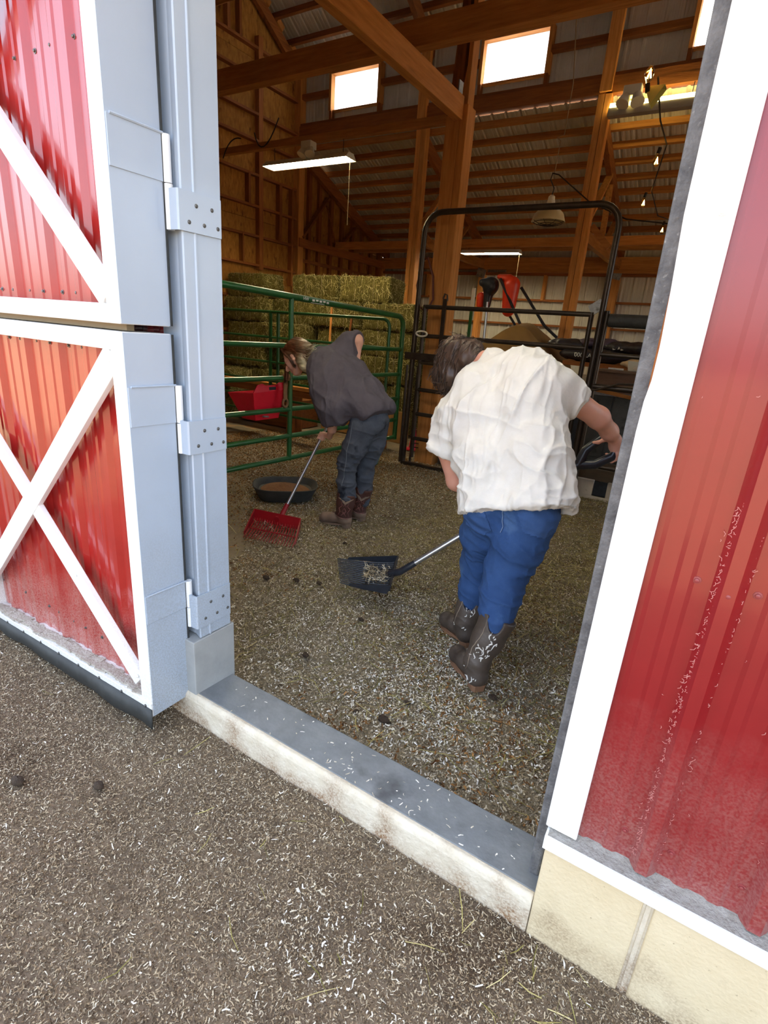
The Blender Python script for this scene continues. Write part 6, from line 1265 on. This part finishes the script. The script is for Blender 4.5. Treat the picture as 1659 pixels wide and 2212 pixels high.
# jeans
s = SDF(0.006)
s.ell(V3(-2.235, 3.43, 0.90), (0.135, 0.155, 0.13), None, 0.04)
s.chain([V3(-2.25, 3.36, 0.86), V3(-2.30, 3.345, 0.70), V3(-2.365, 3.335, 0.55), V3(-2.375, 3.345, 0.40), V3(-2.372, 3.36, 0.28), V3(-2.37, 3.365, 0.18)], [0.112, 0.096, 0.076, 0.074, 0.072, 0.05], 0.03)
s.chain([V3(-2.235, 3.50, 0.86), V3(-2.26, 3.52, 0.70), V3(-2.31, 3.53, 0.55), V3(-2.335, 3.55, 0.40), V3(-2.345, 3.56, 0.29), V3(-2.345, 3.57, 0.18)], [0.112, 0.096, 0.074, 0.070, 0.066, 0.05], 0.03)
V, Q = s.mesh(2)
V = folds(V, Q, (V3(-2.3, 3.4, 0.5), V3(0.15, 0, 1), V3(1, 0.2, -0.1), V3(0, 1, 0)), 0.014, 15, 4, 33, 3.4, mask=lambda u, v, d: np.clip(1.3-np.abs(u+0.05)*2.0, 0.3, 1))
JB = np_mesh('jeans', V, Q, JEAN_B, PB); vnormals_cache = vnormals(V, Q)
patch('back_pocket', V, Q, lambda P: (np.abs(P[:, 0]+2.150) < 0.045) & (np.abs(P[:, 2]-0.865-0.3*(P[:, 0]+2.150)) < 0.055) & (P[:, 1] < 3.40), 0.004, cloth('grey_denim_pocket', (60, 65, 76), (98, 104, 114), 9), JB)
stitch([V3(-2.275-0.012*k*0.5, 3.24, 0.90-0.045*k) for k in range(13)], JB, 0.0024, mat('pale_seam', (112, 120, 128), rough=0.9))
# shirt
s = SDF(0.007)
for a in (-1, 1):
    s.chain([V3(-2.20, 3.43+0.075*a, 0.985), V3(-2.355, 3.43+0.075*a, 1.075), V3(-2.515, 3.43+0.085*a, 1.185), V3(-2.635, 3.43+0.085*a, 1.27)], [0.118, 0.142, 0.152, 0.130], 0.06)
s.cone(V3(-2.68, 3.43, 1.315), V3(-2.745, 3.43, 1.335), 0.105, 0.072, 0.04)
s.chain([V3(-2.60, 3.29, 1.23), V3(-2.52, 3.25, 1.10), V3(-2.440, 3.225, 0.98), V3(-2.425, 3.225, 0.905)], [0.130, 0.130, 0.118, 0.092], 0.05)
s.chain([V3(-2.62, 3.53, 1.37), V3(-2.60, 3.60, 1.44), V3(*V3(-2.559, 3.660, 1.473))], [0.100, 0.090, 0.076], 0.05); fe = V3(*V3(-2.559, 3.660, 1.473)); fd_ = (fe-V3(-2.62, 3.56, 1.41)).normalized()
s.cut_ell(fe+V3(0.120, 0.0, -0.01), (0.11, 0.16, 0.16), None, 0.006)
s.cut_ell(V3(-2.405, 3.215, 0.805), (0.13, 0.12, 0.055), None, 0.006)
s.cut_plane(V3(-2.20, 3.4, 0.905), V3(0.62, 0, -0.75))
V, Q = s.mesh(2)
V = folds(V, Q, (V3(-2.45, 3.4, 1.15), V3(1, 0.1, 0.25), V3(-0.25, 0, 1), V3(0, 1, 0)), 0.018, 8, 1.8, 51, 4.0)
V = folds(V, Q, (V3(-2.45, 3.4, 1.15), V3(1, 0.1, 0.25), V3(-0.25, 0, 1), V3(0, 1, 0)), 0.007, 19, 4.0, 57, 4.0)
V = folds(V, Q, (V3(-2.45, 3.4, 1.15), V3(0.5, 0, 0.85), V3(-0.8, 0, 0.55), V3(0, 1, 0)), 0.014, 10, 3.5, 61, 2.6, mask=lambda u, v, d: np.clip(0.4-u*3.5, 0, 1))
np_mesh('t_shirt', V, Q, TEE_G, PB)
for hl_, tw_, tp_, nm in (((-2.335, 3.365, 0.0), (-2.615, 3.325, 0), (-2.372, 3.36, 0.285), 1), ((-2.335, 3.575, 0.0), (-2.60, 3.56, 0), (-2.345, 3.565, 0.300), 2)):
    bb, bv, bn_, an, ta = boot(PB, hl_, tw_, tp_, BOOT_B, SHAFT_B, SOLE if False else BOOT_B, scallop=(0.2, -1.0, 0), r_top=0.080, r_ank=0.060)
    st = [(0.002, (-0.045, -0.02), (-0.03, 0.02), (-0.045, 0.05), (-0.02, 0.08), (-0.03, 0.11)), (0.002, (0.045, -0.02), (0.03, 0.02), (0.045, 0.05), (0.02, 0.08), (0.03, 0.11)), (0.002, (-0.02, -0.015), (0.0, 0.02), (0.02, -0.015)), (0.002, (-0.015, 0.03), (0.0, 0.06), (0.015, 0.03), (0.0, 0.005), (-0.015, 0.03)), (0.002, (-0.012, 0.07), (0.0, 0.10), (0.012, 0.07)), (0.0022, (-0.055, -0.03), (0.0, -0.036), (0.055, -0.03))]
    on_boot(bv, bn_, an, ta, V3(0.55, -0.83, 0), st, STITCH, bb, 'stitching')
    on_boot(bv, bn_, an, ta, V3(0.55, -0.83, 0), [(0.012, (-0.06, 0.135), (-0.03, 0.125), (0.0, 0.10), (0.03, 0.125), (0.06, 0.135))], BOOT_B, bb, 'collar')
